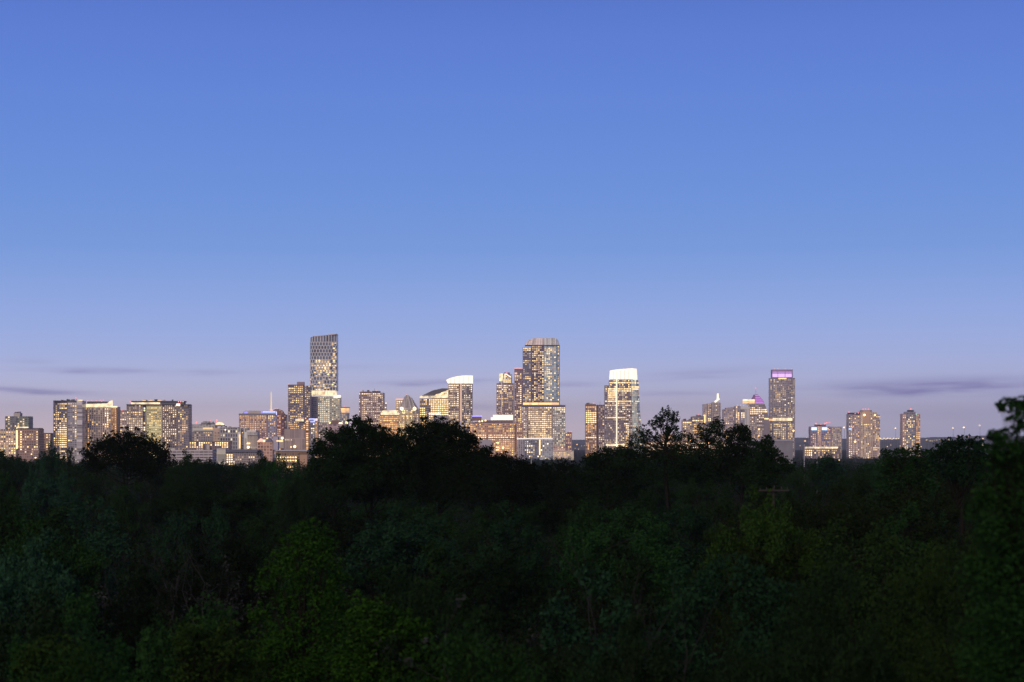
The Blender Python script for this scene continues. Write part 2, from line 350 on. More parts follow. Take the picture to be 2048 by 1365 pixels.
def city():
    # ---- left campus blocks
    b = Bld('apartment_block', 'pale low block of scattered warm windows cut by the left edge of the photo', 12, 2700)
    m = b.mass([(-14, 0), (32, 0)], 859, 5, 4.6, (70, 66, 72), (150, 136, 130), .35, .3); b.win(m, .62, sets='mix')
    b.box('light_strip', 32.2, 861, 34.2, 898, HOT, 0, 3)
    b = Bld('office_block', 'brown slab block with two vertical strips of lit windows at far left', 56, 2705)
    m = b.mass([(34.4, 0), (76.5, 0), (79.5, 8)], 858, 4.6, 5, (84, 72, 74), (118, 98, 96), .4, .3)
    b.win(m, .06, zones=[(40, 862, 45, 900, .95, 'bright'), (70.5, 862, 75, 900, .9, 'office'), (46, 866, 70, 880, .22, 'mix')])
    b.box('parapet', 34.4, 856.6, 79, 858.4, DARK, -.5, 20)
    b = Bld('hotel_tower', 'dark tower with green glass wings and a white lit strip at its foot', 33, 2850)
    m = b.mass([(10, 6), (24, 2)], 833, 5.5, 4.4, (64, 74, 78), (98, 98, 100), .35, .3); b.win(m, .1, zones=[(14.5, 836, 19, 858, .85, 'amber')])
    m2 = b.mass([(24.3, 0), (33, 0)], 833.5, 4, 4.4, (72, 74, 86), (88, 88, 98), .3, .25); b.win(m2, .04)
    m3 = b.mass([(33.3, 2), (58, 5)], 833, 5, 4.4, (58, 72, 74), (94, 98, 98), .35, .3); b.win(m3, .12, zones=[(36, 835, 52, 838, .7, 'office'), (44.5, 838, 50, 856, .9, 'amber')])
    b.box('penthouse', 27, 826.5, 40, 833, CONC, 3, 14); b.roofkit(27, 41, 826.5, 4)
    b.box('light_band', 33, 854, 55, 858.5, CREAM, -6, 5)
    b = Bld('office_block', 'small brown block with one column of warm windows, beside the tall pale-edged tower', 90, 2800)
    m = b.mass([(80.5, 0), (101, 0)], 867.5, 5, 4.8, (98, 82, 78), (120, 100, 92), .4, .4); b.win(m, .02, zones=[(94, 869, 100, 900, .85, 'office')])
    b.box('parapet', 80.5, 866.5, 101, 868, DARK, -.5, 18)

    b = Bld('apartment_tower', 'tall dark tower dotted with warm windows, one pale blank slab on its right side', 135, 2750)
    m = b.mass([(106.5, 5), (135, 0)], 803.5, 4.15, 4.3, (58, 58, 76), (84, 78, 84), .32, .3); b.win(m, .52, zones=[(123, 806, 135, 812, .95, 'bright'), (124, 814, 135, 820, .7, 'bright'), (106, 806, 122, 812, .7), (120, 852, 135, 896, .8, 'bright')])
    m2 = b.mass([(135.2, 0), (153, 1)], 803, 4.4, 4.3, (92, 94, 112), (120, 118, 126), .35, .2); b.win(m2, .10, zones=[(148, 806, 153, 900, .5, 'mix'), (135, 806, 144, 809, .7, 'dim')])
    b.mass([(153.2, -1), (164.5, 2)], 801.5, 11, 4.3, (150, 146, 150), (162, 156, 158), .12, .1, name='slab_wall', mat=fmat(11*b.k, 4.3*b.k, (146, 142, 146), (160, 154, 156), .14, .06))
    b.box('parapet', 106.5, 801.4, 152.8, 803.6, DARK, -.5, 22); b.box('roof_light', 155.5, 800, 163.8, 801.8, CREAM, -1.5, 4); b.beacon(152.5, 796, 1.1); b.mast(152.5, 796, 802, .4, DARK)
    b.roofkit(112, 148, 801.6, 7)

    b = Bld('hotel_tower', 'striped tower with a glowing cream cornice and a tan right-hand face', 200, 2780)
    m = b.mass([(166, 4), (173.5, 1)], 814, 4.4, 4.4, (96, 88, 90), (140, 124, 118), .35, .35); b.win(m, .3, zones=[(166, 812, 174, 822, .98, 'bright')])
    m = b.mass([(173.7, 0), (222, 0)], 815, 4.3, 4.4, (66, 68, 86), (136, 124, 120), .22, .42); b.win(m, .10, zones=[(173, 828, 179.5, 900, .85, 'amber'), (208, 817, 218, 850, .6, 'bright'), (208, 850, 218, 890, .3), (173, 816, 180, 828, .5, 'dim')], sets='office')
    m = b.mass([(222.2, 0), (234, 5)], 814, 3.4, 4.4, (130, 92, 66), (164, 122, 92), .4, .35); b.win(m, .35, zones=[(230.5, 816, 234, 895, .9, 'amber')], sets='rose')
    b.poly('cornice', [(166, 809.3), (214, 807), (221, 802), (223, 801), (223, 814.8), (166, 814.8)], CREAM, -1.2, 8); b.box('cornice_return', 223.2, 812.5, 233.6, 815.2, CREAM, -.8, 6)
    b.box('mechanical_floor', 174, 803.4, 213, 807.5, DARK, 4, 14)
    for x, y in ((175, 801.6), (183, 801.3), (192, 801.6), (200.5, 801), (203.5, 803), (207, 801)): b.beacon(x, y, .85)
    b = Bld('apartment_block', 'small block with a column of pinkish lamps, between tan-faced tower and long block', 244, 3000)
    m = b.mass([(235, 2), (254, 0)], 823.5, 4.4, 4.3, (94, 84, 92), (130, 118, 118), .35, .35); b.win(m, .3, zones=[(237, 826, 241, 870, .8, 'rose'), (241, 836, 254, 840, .6)])
    b.box('roof_plant', 235, 821, 252, 823.6, BROWN, 3, 8); b.beacon(239.5, 820.3, 1.2); b.beacon(237, 826, 1.1, ROSE, -1.5); b.beacon(244, 821, .8)

    b = Bld('residential_block', 'long broad block with dark flat roof band, cream middle face and dense warm windows', 315, 2760)
    m = b.mass([(253, 0), (286, 0)], 811, 4.0, 4.3, (74, 70, 78), (112, 104, 106), .34, .34); b.win(m, .34, zones=[(253, 834, 290, 880, .62)], sets='mix')
    m = b.mass([(286.2, 5), (292.6, 5)], 811.5, 4.2, 4.3, (100, 96, 112), (126, 118, 126), .2, .3); b.win(m, .3, sets='white')
    m = b.mass([(293, 0), (324, 0)], 811, 4.05, 4.3, (82, 66, 66), (196, 158, 118), .42, .45); b.win(m, .62, zones=[(305, 826, 322, 840, .2)], sets='office')
    m = b.mass([(324.3, 0), (355, 1)], 811, 4.0, 4.3, (58, 56, 66), (98, 90, 94), .34, .34); b.win(m, .52, zones=[(344, 820, 355, 835, .8, 'office'), (324, 811, 355, 832, .3)], sets='mix')
    m = b.mass([(355.2, 1), (378.3, 8)], 811, 4.0, 4.3, (84, 82, 92), (118, 110, 114), .34, .34); b.win(m, .32, zones=[(362, 845, 372, 866, .7, 'amber'), (355, 866, 380, 920, .12)], sets='mix')
    b.box('roof_edge', 253, 808.9, 292.6, 811.2, DARK, -1, 26); b.box('roof_edge', 293, 808.7, 324, 811.2, BROWN, -.9, 26); b.box('roof_edge', 324.2, 808.9, 378, 811.2, DARK, -1, 26)
    b.box('roof_pavilion', 262, 802.3, 369, 805, DARK, 3, 18); b.box('light_band', 262, 805.2, 320, 808.7, CREAM, 4, 10); b.box('mechanical_floor', 320.3, 805.2, 368, 808.7, pmat('slate', lin(86, 88, 98), .7), 4.2, 14)
    b.box('roof_sign', 352.5, 807.8, 360, 812, WHT, -2, 1.5); b.beacon(261, 803.6, 1.5); b.beacon(357, 804, 1.3); b.beacon(361.5, 803.6, 1.5); b.beacon(366, 804, 1.0, HOT)
    for x in (288, 301, 318): b.box('roof_lantern', x-3, 800.8, x+3, 802.1, SOFT, 4, 4)
    b.roofkit(282, 350, 802.2, 6)

    b = Bld('hospital', 'stepped grey complex whose rooftop carries a lit yellow dome and red lamp', 405, 3000)
    m = b.mass([(378.5, 4), (426, 0)], 863.5, 4.6, 5, (74, 76, 92), (122, 116, 120), .3, .35); b.win(m, .18, zones=[(378, 866, 386, 884, .6, 'amber'), (411, 866, 421, 880, .5, 'amber')])
    m = b.mass([(375, 12), (430, 10)], 849, 6, 5, (104, 106, 112), (128, 128, 130), .3, .2, ybot=863.2, name='upper_wall'); b.win(m, .06)
    b.box('terrace_roof', 386, 857, 427, 862, PALEC, 2, 8); b.box('terrace_lights', 406, 855.5, 425, 859, SOFT, 1.4, 3); b.box('mechanical_floor', 402, 845.5, 427, 849, ROOF, 11, 14)
    b.roofkit(404, 427, 845.6, 7, STEEL); b.beacon(393, 845.3, 1.7); b.beacon(421, 841, .8)
    R = 9.5*b.k; c = b.W(437.5, 850.5, 12); V, Q = [], []
    for j in range(5):
        a = j/4*math.pi/2
        for i in range(16): V.append((c[0]+R*math.cos(a)*math.cos(i*math.pi/8), c[1]+8+R*math.cos(a)*math.sin(i*math.pi/8), c[2]+R*.62*math.sin(a)))
    for j in range(4):
        for i in range(16): Q.append((j*16+i, j*16+(i+1) % 16, j*16+16+(i+1) % 16, j*16+16+i))
    link('dome', npmesh('dome', V, Q, [CREAM], True), b.root); b.box('dome_base', 428, 850.5, 447, 853, BROWN, 11, 16); b.beacon(433.5, 841, 1.5); b.mast(433.5, 841, 846, .4, RED, 18)
    b = Bld('clinic_building', 'concrete-grey block with dark slit windows below and right of the lit yellow dome', 452, 2950)
    m = b.mass([(426.5, 0), (439, 0)], 856, 6, 6, (132, 116, 110), (150, 134, 126), .5, .5); b.win(m, .05)
    m = b.mass([(439.2, 0), (476, 2)], 855.5, 5, 8, (60, 64, 84), (128, 126, 132), .35, .4); b.win(m, .06, sets='white')
    b.box('parapet', 439.2, 854.6, 476, 856, CONC, -.5, 20); b.beacon(450.6, 860.2, 1.5, WHT, -3); b.roofkit(440, 470, 855, 3)
    b = Bld('school_building', 'low dark-roofed block with three storeys of grouped bright yellow windows', 417, 2500)
    m = b.mass([(378, 0), (458, 0)], 884.5, 4.6, 4.2, (70, 64, 74), (96, 84, 92), .25, .28)
    b.win(m, .0, zones=[(378, 885, 394, 890, .95, 'bright'), (378, 890, 394, 896, .9, 'office'), (396, 885, 404, 892, .95, 'bright'), (405, 885, 418, 889, .85, 'bright'), (419, 885, 426, 892, .7, 'office'), (430, 885, 441, 892, .9, 'bright'), (445, 884, 457, 897, .98, 'bright'), (394, 893, 408, 900, .8, 'rose'), (380, 900, 410, 912, .4, 'rose')], ymax=915)
    b.box('flat_roof', 377, 883, 459, 884.8, BROWN, -1.5, 24); b.box('chimney_block', 413, 889, 419, 902, CONC, -4, 4)
    b = Bld('parking_garage', 'long low grey parking deck standing behind the dome-shaped tree on the left', 372, 2200)
    b.mass([(335, 0), (425, 0)], 900, 9, 5.5, (70, 66, 74), (136, 132, 140), .55, .1, depth=40); b.box('ramp_wall', 336, 897.5, 350, 900, PALEC, -.5, 10)
    b = Bld('campus_hall', 'beige windowless cube next to a lit two-storey wing, just over the tree tops', 446, 2000)
    b.mass([(433.5, -1), (451.5, -1)], 898.7, 18, 16, (170, 160, 142), (176, 166, 148), .05, .05, name='blank_wall')
    m = b.mass([(452, 0), (521, 0)], 905, 4.4, 4.6, (80, 76, 84), (116, 108, 112), .3, .28); b.win(m, .12, zones=[(450, 903, 466, 930, .95, 'bright'), (490, 903, 512, 909, .6, 'rose')], ymax=935)
    b.poly('hip_roof', [(450.5, 905), (456, 899.5), (514, 899.5), (522, 905)], pmat('roof_shingle', lin(86, 88, 100), .9, .2, .3, .3), -2, 24)
    b.box('flat_parapet', 433.5, 897.8, 451.5, 899, PALEC, -1.5, 18)

    b = Bld('museum_tower', 'pair of tall pale concrete fins framing a dark recess, left of the wide hotel', 484, 2900)
    b.mass([(474.5, 0), (481.5, 0)], 856, 6, 12, (170, 164, 150), (186, 178, 164), .1, .3, name='concrete_fin'); b.mass([(482, 4), (487, 4)], 858, 5, 5, (84, 84, 96), (112, 110, 116), .3, .2)
    b.mass([(487.5, 0), (494, 0)], 856.5, 6, 12, (170, 164, 150), (184, 176, 164), .1, .3, name='concrete_fin'); b.box('light_strip', 478.5, 870, 480.6, 897, WARM, -1, 1.2); b.beacon(485, 866, 1.0, WARM, 2)
    b = Bld('civic_hall', 'pale hall with slim vertical ribs under a taller ribbed attic, in front of the hotel', 504, 2850)
    b.mass([(494.5, 0), (515.5, 0)], 871, 2.4, 30, (96, 88, 92), (156, 146, 140), .06, .45, name='ribbed_wall'); b.mass([(494, -2), (514.5, -2)], 864.5, 2.2, 6.4, (110, 106, 112), (196, 188, 178), .12, .4, ybot=870.7, name='attic'); b.mass([(493, 6), (512, 6)], 861, 19, 6, (140, 138, 140), (160, 156, 156), .5, .2, name='roof_block')
    b.box('entrance_lights', 493.5, 886, 500, 888.6, HOT, -2, 1.5); b.cyl('entrance_light', 496.5, 895, 2.6, WHT, -5)

    b = Bld('convention_hotel', 'wide hotel with blue-violet lit roof band and rows of orange window columns', 525, 3300)
    m = b.mass([(478, 0), (535, 0)], 831, 3.4, 3.9, (84, 70, 84), (116, 98, 104), .35, .42); b.win(m, .55, zones=[(478, 831, 500, 855, .62, 'amber'), (523, 832, 535, 839, .9, 'office'), (518, 840, 536, 862, .3)], sets='amber')
    m = b.mass([(535.2, 0), (553.5, 1)], 831, 3.8, 3.9, (92, 94, 120), (118, 114, 130), .3, .3); b.win(m, .15, zones=[(535, 831, 548, 838, .85, 'office'), (542, 845, 548, 872, .6, 'amber')], sets='amber')
    m = b.mass([(553.7, 1), (563, 3), (569, 9), (572, 18)], 829.5, 3.6, 3.9, (92, 62, 70), (130, 94, 92), .35, .3); b.win(m, .55, sets='amber', zones=[(564, 831, 573, 900, .3, 'amber')])
    b.box('roof_edge', 477.5, 827.6, 552.6, 831, pmat('grey_band', lin(112, 108, 118), .7), -1, 26); b.poly('mechanical_floor', [(485, 827.5), (489, 822), (553, 822), (553, 827.5)], CONC, 5, 16)
    b.box('light_band', 488.5, 823.6, 495.5, 827.3, BLUEL, 4, 2); b.box('light_band', 522, 822.6, 552.5, 827.3, BLUEL, 4.2, 2)
    for x in (527, 531, 535, 539, 543, 547): b.box('roof_letter', x, 823, x+2, 825.4, BLUEW, 3.2, .6)
    b.box('corner_light', 552.2, 823.5, 553.8, 830.5, emat('led_lilac', (.8, .8, 1.6)), -1.5, 1.2)
    b.poly('barrel_roof', [(546, 821.8), (550, 818.5), (558, 818.5), (564, 822), (569, 829.3), (546, 829.3)], BROWN, 8, 14)
    for x, y in ((550, 818), (554.5, 817.4), (560, 820.5), (564, 824.5)): b.beacon(x, y, 1.0, ROSE, 6)
    b.mast(542.4, 784, 822, 1.5, emat('spire_glow', (.95, .72, .38)), 9, 'lit_spire'); b.box('spire_base', 539.5, 819.5, 545.3, 822, ROSE, 7, 4)
    b = Bld('ribbed_block', 'windowless grey-brown block of fine vertical ribs with an orange-lit stair column at its side', 592, 3050)
    b.mass([(568, 0), (611, 0)], 858.5, 2.2, 45, (104, 94, 100), (124, 112, 114), .05, .5, name='ribbed_wall')
    m = b.mass([(611.2, 1), (617.5, 1)], 841, 6, 4.1, (120, 76, 44), (110, 84, 70), .25, .08, name='stair_wall'); b.win(m, .97, sets='amber')
    m = b.mass([(606, 3), (611, 3)], 848, 5, 4.1, (120, 76, 44), (110, 84, 70), .25, .08, name='stair_wall'); b.win(m, .9, sets='amber')
    b.beacon(564.5, 877, 2.8, WHT, -6); b.beacon(589.5, 893.6, 3.0, LAMPM, -8); b.beacon(582, 894.5, 1.6, HOT, -8); b.box('service_block', 556, 872, 567.5, 897, CONC, -2, 14)
    for x in (556, 561): b.box('service_window', x, 882, x+4, 884, HOT, -2.4, .4)
    for i, x in enumerate((570, 573.5, 577, 582)): b.box('yard_light', x, 879.5, x+1.6, 881, PALE, -.6, .6)
    b = Bld('gabled_hall', 'low gabled hall glowing orange in the yard before the wide hotel', 528, 2700)
    b.mass([(514, 0), (545, 0)], 884, 6, 6, (120, 92, 84), (150, 126, 116), .3, .3); b.poly('gable_roof', [(513, 884), (521, 877), (529, 884)], ROSE, -1, 14); b.poly('gable_roof', [(529.3, 884), (537, 876), (546, 884)], pmat('slate_roof', lin(98, 100, 122), .8), -1, 14)
    b.beacon(518.5, 883, 1.8, ORNG, -3); b.beacon(528.5, 882.5, 2.2, LAMPM, -3); b.beacon(534.5, 877, 1.6, HOT, -3); b.box('annex_wall', 545.3, 874, 556, 900, pmat('lilac_wall', lin(150, 146, 166), .8), 2, 14); b.box('annex_window', 553, 881, 566, 883.6, WARM, -3, .6)
    b = Bld('office_block', 'nearest brown city block, two bands of bright office windows between tree tops', 586, 900)
    m = b.mass([(552, 0), (598.5, 0)], 903, 5.2, 6.4, (70, 62, 62), (104, 90, 84), .45, .2, depth=18); b.win(m, .0, zones=[(552, 915, 599, 924, .97, 'bright'), (575, 930, 599, 942, .9, 'office')], ymax=960)
    b.mass([(599, -.4), (614, -.4)], 901.5, 15, 60, (112, 92, 78), (116, 96, 82), .02, .02, name='blank_wall', depth=16); b.box('parapet', 552, 900.5, 614.4, 903, pmat('grey_coping', lin(150, 150, 158), .7), -.8, 18)

    # ---- lattice tower group
    b = Bld('apartment_tower', 'shorter tower with two golden top floors, against the left side of the lattice tower', 597, 3950)
    m = b.mass([(576, 1), (607, 0), (621, 8)], 772, 3.7, 4.0, (62, 58, 74), (102, 92, 98), .34, .3)
    b.win(m, .3, zones=[(576, 777, 588, 781, .9, 'bright'), (580, 775, 612, 789, .92, 'office'), (594, 770, 607, 776, .7, 'amber'), (598, 800, 609, 865, .55, 'office'), (576, 846, 596, 862, .7, 'amber')])
    b.box('parapet', 576, 769.6, 607, 772.2, BROWN, -1, 20); b.box('mechanical_floor', 594, 764.2, 608, 769.6, pmat('mauve_panel', lin(128, 112, 122), .8), 5, 14); b.beacon(577, 769, .9, ROSE)
    b.box('sign_band', 591, 838.5, 607, 843, CREAM, -8, 2)
    for x in (598, 602, 607, 612): b.beacon(x, 836.6, .8, RED, -8)
    b = Bld('lattice_tower', 'tall rounded tower in a pale staggered lattice with slanted top and lit waist', 648, 4000)
    lat = dict(glass=(66, 74, 92), frame=(176, 174, 176))
    b.mass([(620.5, 14), (622.5, 5), (628, 0), (662, 0), (673.5, 6)], [676, 674.6, 673, 669.5, 668.6], 5.6, 14, fv=.05, fh=.28, ybot=684.5, name='crown', stag=False, **lat)
    m = b.mass([(620, 14), (622, 5), (628, 0), (662, 0), (673.7, 6)], 684.2, 5.9, 6.9, fv=.14, fh=.26, stag=True, ybot=782, name='lattice_wall', **lat)
    b.win(m, .46, zones=[(619, 680, 662, 719, .0), (660, 700, 667, 719, .6, 'dim'), (664, 710, 674, 719, .5, 'mix'), (627, 719, 664, 734, .8, 'office'), (620, 719, 627, 782, .35, 'rose'), (662, 719, 668, 770, .7, 'office'), (644, 748, 656, 760, .1), (628, 734, 660, 752, .55, 'office')], sets='office', sub=2)
    b.poly('roof_edge', [(628, 672.8), (673.5, 667.9), (673.5, 669), (628, 674)], pmat('bronze_edge', lin(176, 158, 150), .6), -.6, 20)
    b.poly('lit_waist', [(619, 782), (671, 782), (672, 792), (617, 792)], CREAM, -2, 26)
    for i in range(9): b.box('waist_column', 622+i*5.4, 782, 623.2+i*5.4, 789.5, (ORNG if i in (4, 5, 6) else PALE), -3, 1)
    m = b.mass([(616.5, 2), (635, 0)], 793.5, 3.2, 3.9, (88, 88, 102), (118, 114, 124), .3, .2, name='podium_wall'); b.win(m, .04, zones=[(616, 845, 640, 900, .3)])
    m = b.mass([(635.2, 0), (661, -1), (681, 4)], 793.5, 4.0, 3.9, (110, 116, 110), (146, 146, 140), .25, .2, name='podium_wall'); b.win(m, .5, zones=[(661, 795, 682, 842, .18, 'cool'), (634, 800, 662, 850, .6, 'cool'), (634, 850, 682, 905, .3, 'mix')], sets='cool')
    b.box('roof_light', 667, 790.6, 681, 796, CROWN, -3, 12); b.beacon(647, 795.6, 1.3, emat('green_lamp', (.5, 1.1, .3)), -4); b.beacon(651.5, 795, 1.1, ROSE, -4); b.beacon(614.6, 794.6, 1.4, HOT, -5)
    b = Bld('theatre_tower', 'dark block with a blue sign framed in white light, below the lattice tower', 632, 3700)
    m = b.mass([(617.5, 0), (630, 0)], 837, 3.8, 4.4, (64, 72, 96), (96, 96, 108), .3, .25); b.win(m, .16, sets='white')
    m = b.mass([(630.3, 0), (636, 0)], 838, 3, 4.2, (140, 108, 88), (160, 130, 112), .3, .3); b.win(m, .6, sets='rose')
    m = b.mass([(636.3, 3), (664, 3)], 846, 4, 4.4, (78, 78, 94), (116, 108, 112), .3, .3); b.win(m, .34, sets='mix')
    b.box('sign_frame', 617.5, 837.6, 629.5, 845, emat('sign_frame_light', (.85, .9, 1.7)), -2, 1); b.box('sign_panel', 619, 839.3, 627.6, 843.4, BLUEP, -2.5, .4); b.box('sign_light', 630.5, 837.5, 635, 842, emat('pinkish_light', (1.3, 1.0, 1.1)), -2, 1)
    b.box('canopy_light', 658, 844.6, 666, 848, HOT, -2, 2)
    b = Bld('gabled_block', 'plain mauve block with a lit eave on either side, right of the blue sign', 673, 3600)
    b.mass([(655, 0), (686, 0)], 848.5, 9, 7, (122, 106, 118), (136, 120, 128), .4, .3); b.poly('gable_roof', [(660, 848.4), (664, 841), (678, 841), (682, 848.4)], BROWN, -1, 16); b.box('eave_light', 677.5, 845.5, 684.5, 848.2, WHT, -3, 2); b.box('eave_light', 690.5, 844, 695.5, 848, HOT, -3, 2)
    b = Bld('lounge_tower', 'small tower wearing an orange-lit flared lounge, right of the lattice tower', 689, 3850)
    m = b.mass([(683, 2), (686, 0), (694, 0), (697, 2)], 826, 4, 4.4, (82, 92, 112), (112, 112, 120), .3, .2); b.win(m, .2)
    b.mass([(683, 0), (695.5, 0)], 816.5, 3, 8, (250, 170, 90), (150, 110, 80), .1, .3, ybot=825.6, top=[(681, -3), (698, -3)], name='lounge', mat=ORNG, depth=14); b.box('lounge_roof', 680.5, 814.6, 698.4, 816.3, BROWN, -4, 18); b.beacon(689, 813, .8)

    # ---- centre
    b = Bld('apartment_tower', 'mid-height brown tower with a few golden rows near its top, above the twin-humped dark trees', 743, 4000)
    m = b.mass([(718, 6), (722, 0), (760, 0), (768, 6)], 786, 3.7, 3.9, (72, 66, 80), (120, 106, 110), .34, .3)
    b.win(m, .42, zones=[(719, 786, 742, 790, .85, 'bright'), (720, 796, 737, 806, .9, 'office'), (748, 790, 758, 796, .8, 'office'), (724, 808, 730, 840, .8, 'rose'), (752, 806, 758, 840, .85, 'rose')], sets='office')
    b.box('parapet', 720, 783.6, 742, 786.2, BROWN, -1, 18); b.box('mechanical_floor', 744, 782.6, 760, 786.2, DARK, 2, 14); b.beacon(722, 783, .8, ROSE); b.beacon(753, 781.8, .9, ROSE); b.mass([(768.2, 8), (772, 9)], 806, 4, 4, (110, 104, 112), (140, 130, 132), .3, .3, name='side_wing'); b.beacon(772, 807, 1.4, WHT, 6); b.beacon(771, 815.5, 1.3, WHT, 6)
    b.roofkit(722, 742, 783.7, 3); b.mast(749, 777, 783, .3, DARK)
    b = Bld('cornice_building', 'golden low building under a bright stepped cream cornice, left of the pointed tower', 779, 3900)
    m = b.mass([(759.5, 0), (797, 0)], 832, 3.4, 3.8, (150, 106, 62), (150, 118, 92), .35, .22); b.win(m, .62, sets='amber', zones=[(760, 838, 800, 842, .9, 'office')])
    b.box('cornice', 761.5, 825.5, 797.5, 830.4, CREAM, -2, 20); b.box('cornice_step', 765.5, 821.3, 793, 825.3, CREAM, 1, 14); b.box('frieze', 760, 830.6, 797.3, 832.2, BROWN, -1, 20)
    b = Bld('apartment_tower', 'narrow tan tower with lit frame, directly behind the left flank of the pointed tower', 798, 4150)
    m = b.mass([(791.5, 0), (806, 0)], 800, 4.4, 4, (130, 102, 86), (168, 142, 126), .3, .3); b.win(m, .5, zones=[(792, 800, 804, 806, .95, 'bright'), (791, 806, 795, 840, .85, 'rose')]); b.box('parapet', 791.5, 797.6, 806, 800.2, ROSE, -.6, 16)
    b = Bld('pointed_tower', 'grey glass tower folding to a faceted point, two round white lights on its shoulders', 816, 4000)
    m = b.mass([(793, 12), (814, 0), (839, 12)], 818, 4, 3.8, (104, 104, 110), (136, 130, 132), .3, .25); b.win(m, .2, zones=[(799, 820, 812, 830, .8, 'bright'), (810, 822, 827, 850, .9, 'bright')])
    b.mass([(797.5, 12), (812, 1), (816, 2), (836.5, 12)], [795, 791, 790.5, 796], 2.4, 40, (108, 106, 112), (142, 136, 136), .04, .3, ybot=818, top=[(808.5, 12), (812.5, 8), (817, 8), (823.5, 12)], name='folded_crown', depth=20)
    b.poly('crown_fin', [(815.4, 791.5), (816.6, 791.5), (822.5, 817), (820.5, 817)], PALEC, -1, 3); b.poly('crown_fin', [(819.8, 793), (821, 793), (831, 817), (829, 817)], PALEC, 1, 3); b.beacon(813.5, 789.8, 1.0, ROSE, 6)
    for cx in (803.4, 829.1):
        b.cyl('round_light', cx, 817.8, 3.6, WHT, -2.5, 1.2); b.cyl('round_light_centre', cx-.3, 817.2, 1.15, pmat('lamp_core', lin(150, 140, 130)), -2.9, .5)
    m = b.mass([(811.5, -6), (818.5, -8), (825.8, -6)], 822.5, 2.6, 4.0, (150, 120, 84), (178, 158, 128), .34, .3, name='lit_bay', depth=6); b.win(m, .85, sets='bright')
    m = b.mass([(796.6, -3), (810, -3)], 828.5, 3.0, 4.0, (130, 108, 84), (160, 142, 120), .34, .3, name='lit_bay', depth=6); b.win(m, .7, sets='office')
    for x, y in ((796, 827), (806, 826.5), (812, 821), (824, 821)): b.box('bay_parapet', x, y, x+3.5, y+1.4, CREAM, -7, 1)
    b = Bld('slope_roofed_office', 'bright office with a dark roof sloping up to the right', 878, 4050)
    m = b.mass([(839.5, 1), (857, 0), (899, 0)], [797.5, 797.5, 797.5], 3.6, 4.15, (70, 66, 74), (128, 116, 106), .34, .12)
    b.win(m, .62, zones=[(839, 797, 846, 807, .1), (840, 815, 852, 835, .95, 'bright'), (850, 797, 897, 812, .85, 'bright'), (840, 807, 900, 811, .9, 'office'), (852, 815, 858, 826, .1), (857, 811, 899, 830, .82, 'bright'), (870, 813, 890, 816, .3)], sets='office')
    m2 = b.mass([(864, .5), (899, .5)], [792.2, 778.5], 3.6, 4.15, (90, 76, 60), (150, 130, 100), .3, .1, ybot=797.3, name='stepped_storeys'); b.win(m2, .95, sets='bright')
    b.poly('lit_storey', [(868, 791.8), (899, 779.6), (899, 783.2), (877, 791.8)], CREAM, -.4, .8); b.poly('lit_storey', [(884, 791.8), (899, 785.6), (899, 789), (892, 791.8)], CREAM, -.4, .8)
    b.poly('sloping_roof', [(843, 792), (866, 781), (884, 777.2), (899, 777.2), (899, 778.3), (864, 792)], pmat('roof_dark', lin(78, 76, 86), .7, .3), 3, 20); b.box('cornice_light', 839.3, 792.2, 898, 796, CREAM, -2, 14)
    b.box('led_line', 857, 827, 880, 829, emat('led_whiteblue', (1.1, 1.15, 1.5)), -1, 1.5); b.box('dark_panel', 857.3, 816, 860.5, 825, pmat('navy_glass', lin(50, 60, 100), .2), -1.2, 1); b.mass([(866, -8), (914, -8)], 830.5, 4, 4, (90, 90, 108), (128, 122, 130), .3, .3, name='podium_wall')
    b = Bld('curved_crown_tower', 'slim tower under a tall curved glowing white crown beside the slope-roofed office', 919, 4000)
    m = b.mass([(896.5, 4), (920, 0)], 768, 3.5, 4.05, (72, 68, 74), (116, 104, 100), .32, .24); b.win(m, .5, zones=[(897, 768, 920, 773, .9, 'bright'), (900, 774, 908, 781, .9, 'bright'), (914, 778, 920, 812, .75, 'bright'), (897, 813, 920, 822, .12), (898, 822, 920, 838, .7, 'office')], sets='office')
    m = b.mass([(923.6, 0), (945, 2)], 768, 3.4, 4.05, (68, 66, 74), (96, 90, 96), .3, .26); b.win(m, .12, zones=[(924, 768, 945, 772.5, .95, 'bright'), (941, 768, 945, 784, .9, 'bright'), (928, 790, 936, 830, .35, 'office'), (923, 826, 940, 850, .6, 'office')])
    b.box('vertical_fin', 920.2, 768, 923.4, 842, emat('fin_orange', (.72, .42, .26)), -1, 6); b.box('vertical_line', 931.4, 768, 932.5, 835, PALEC, -.6, 1.5)
    pts = [(892.3, 760.5), (898, 757.5), (906, 754.8), (915, 752.8), (925, 751.6), (936, 751.2), (945.6, 751.6), (945.6, 767.8), (896, 767.8)]
    b.poly('crown', pts, CROWN, -2.5, 26)
    for x, y in ((901, 756.6), (909, 754.4), (918, 752.6), (927, 751.9), (936, 751.7)): b.box('crown_mullion', x, y+.6, x+.7, 767.6, PALEC, -2.9, .35)
    b.box('crown_sill', 896, 767.2, 945.6, 768.4, PALEC, -3.2, .6)
    b = Bld('stadium_block', 'low pinkish office with a huge white lit roof sign and lines of amber floors', 992, 3800)
    m = b.mass([(940, 2), (975, 0), (1032, 0), (1046, 6)], 846, 3.6, 4.3, (112, 86, 76), (152, 122, 108), .36, .26)
    b.win(m, .3, zones=[(940, 867, 1032, 871.5, .75, 'office'), (955, 870, 1016, 876, .95, 'bright'), (940, 875, 1030, 880, .8, 'office'), (1018, 857, 1040, 866, .8, 'office'), (992, 878, 1040, 905, .55, 'amber')], sets='amber')
    b.poly('roof', [(943, 846), (968, 841), (1026, 841), (1026, 846)], pmat('roof_plum', lin(100, 84, 96), .8), -.6, 22)
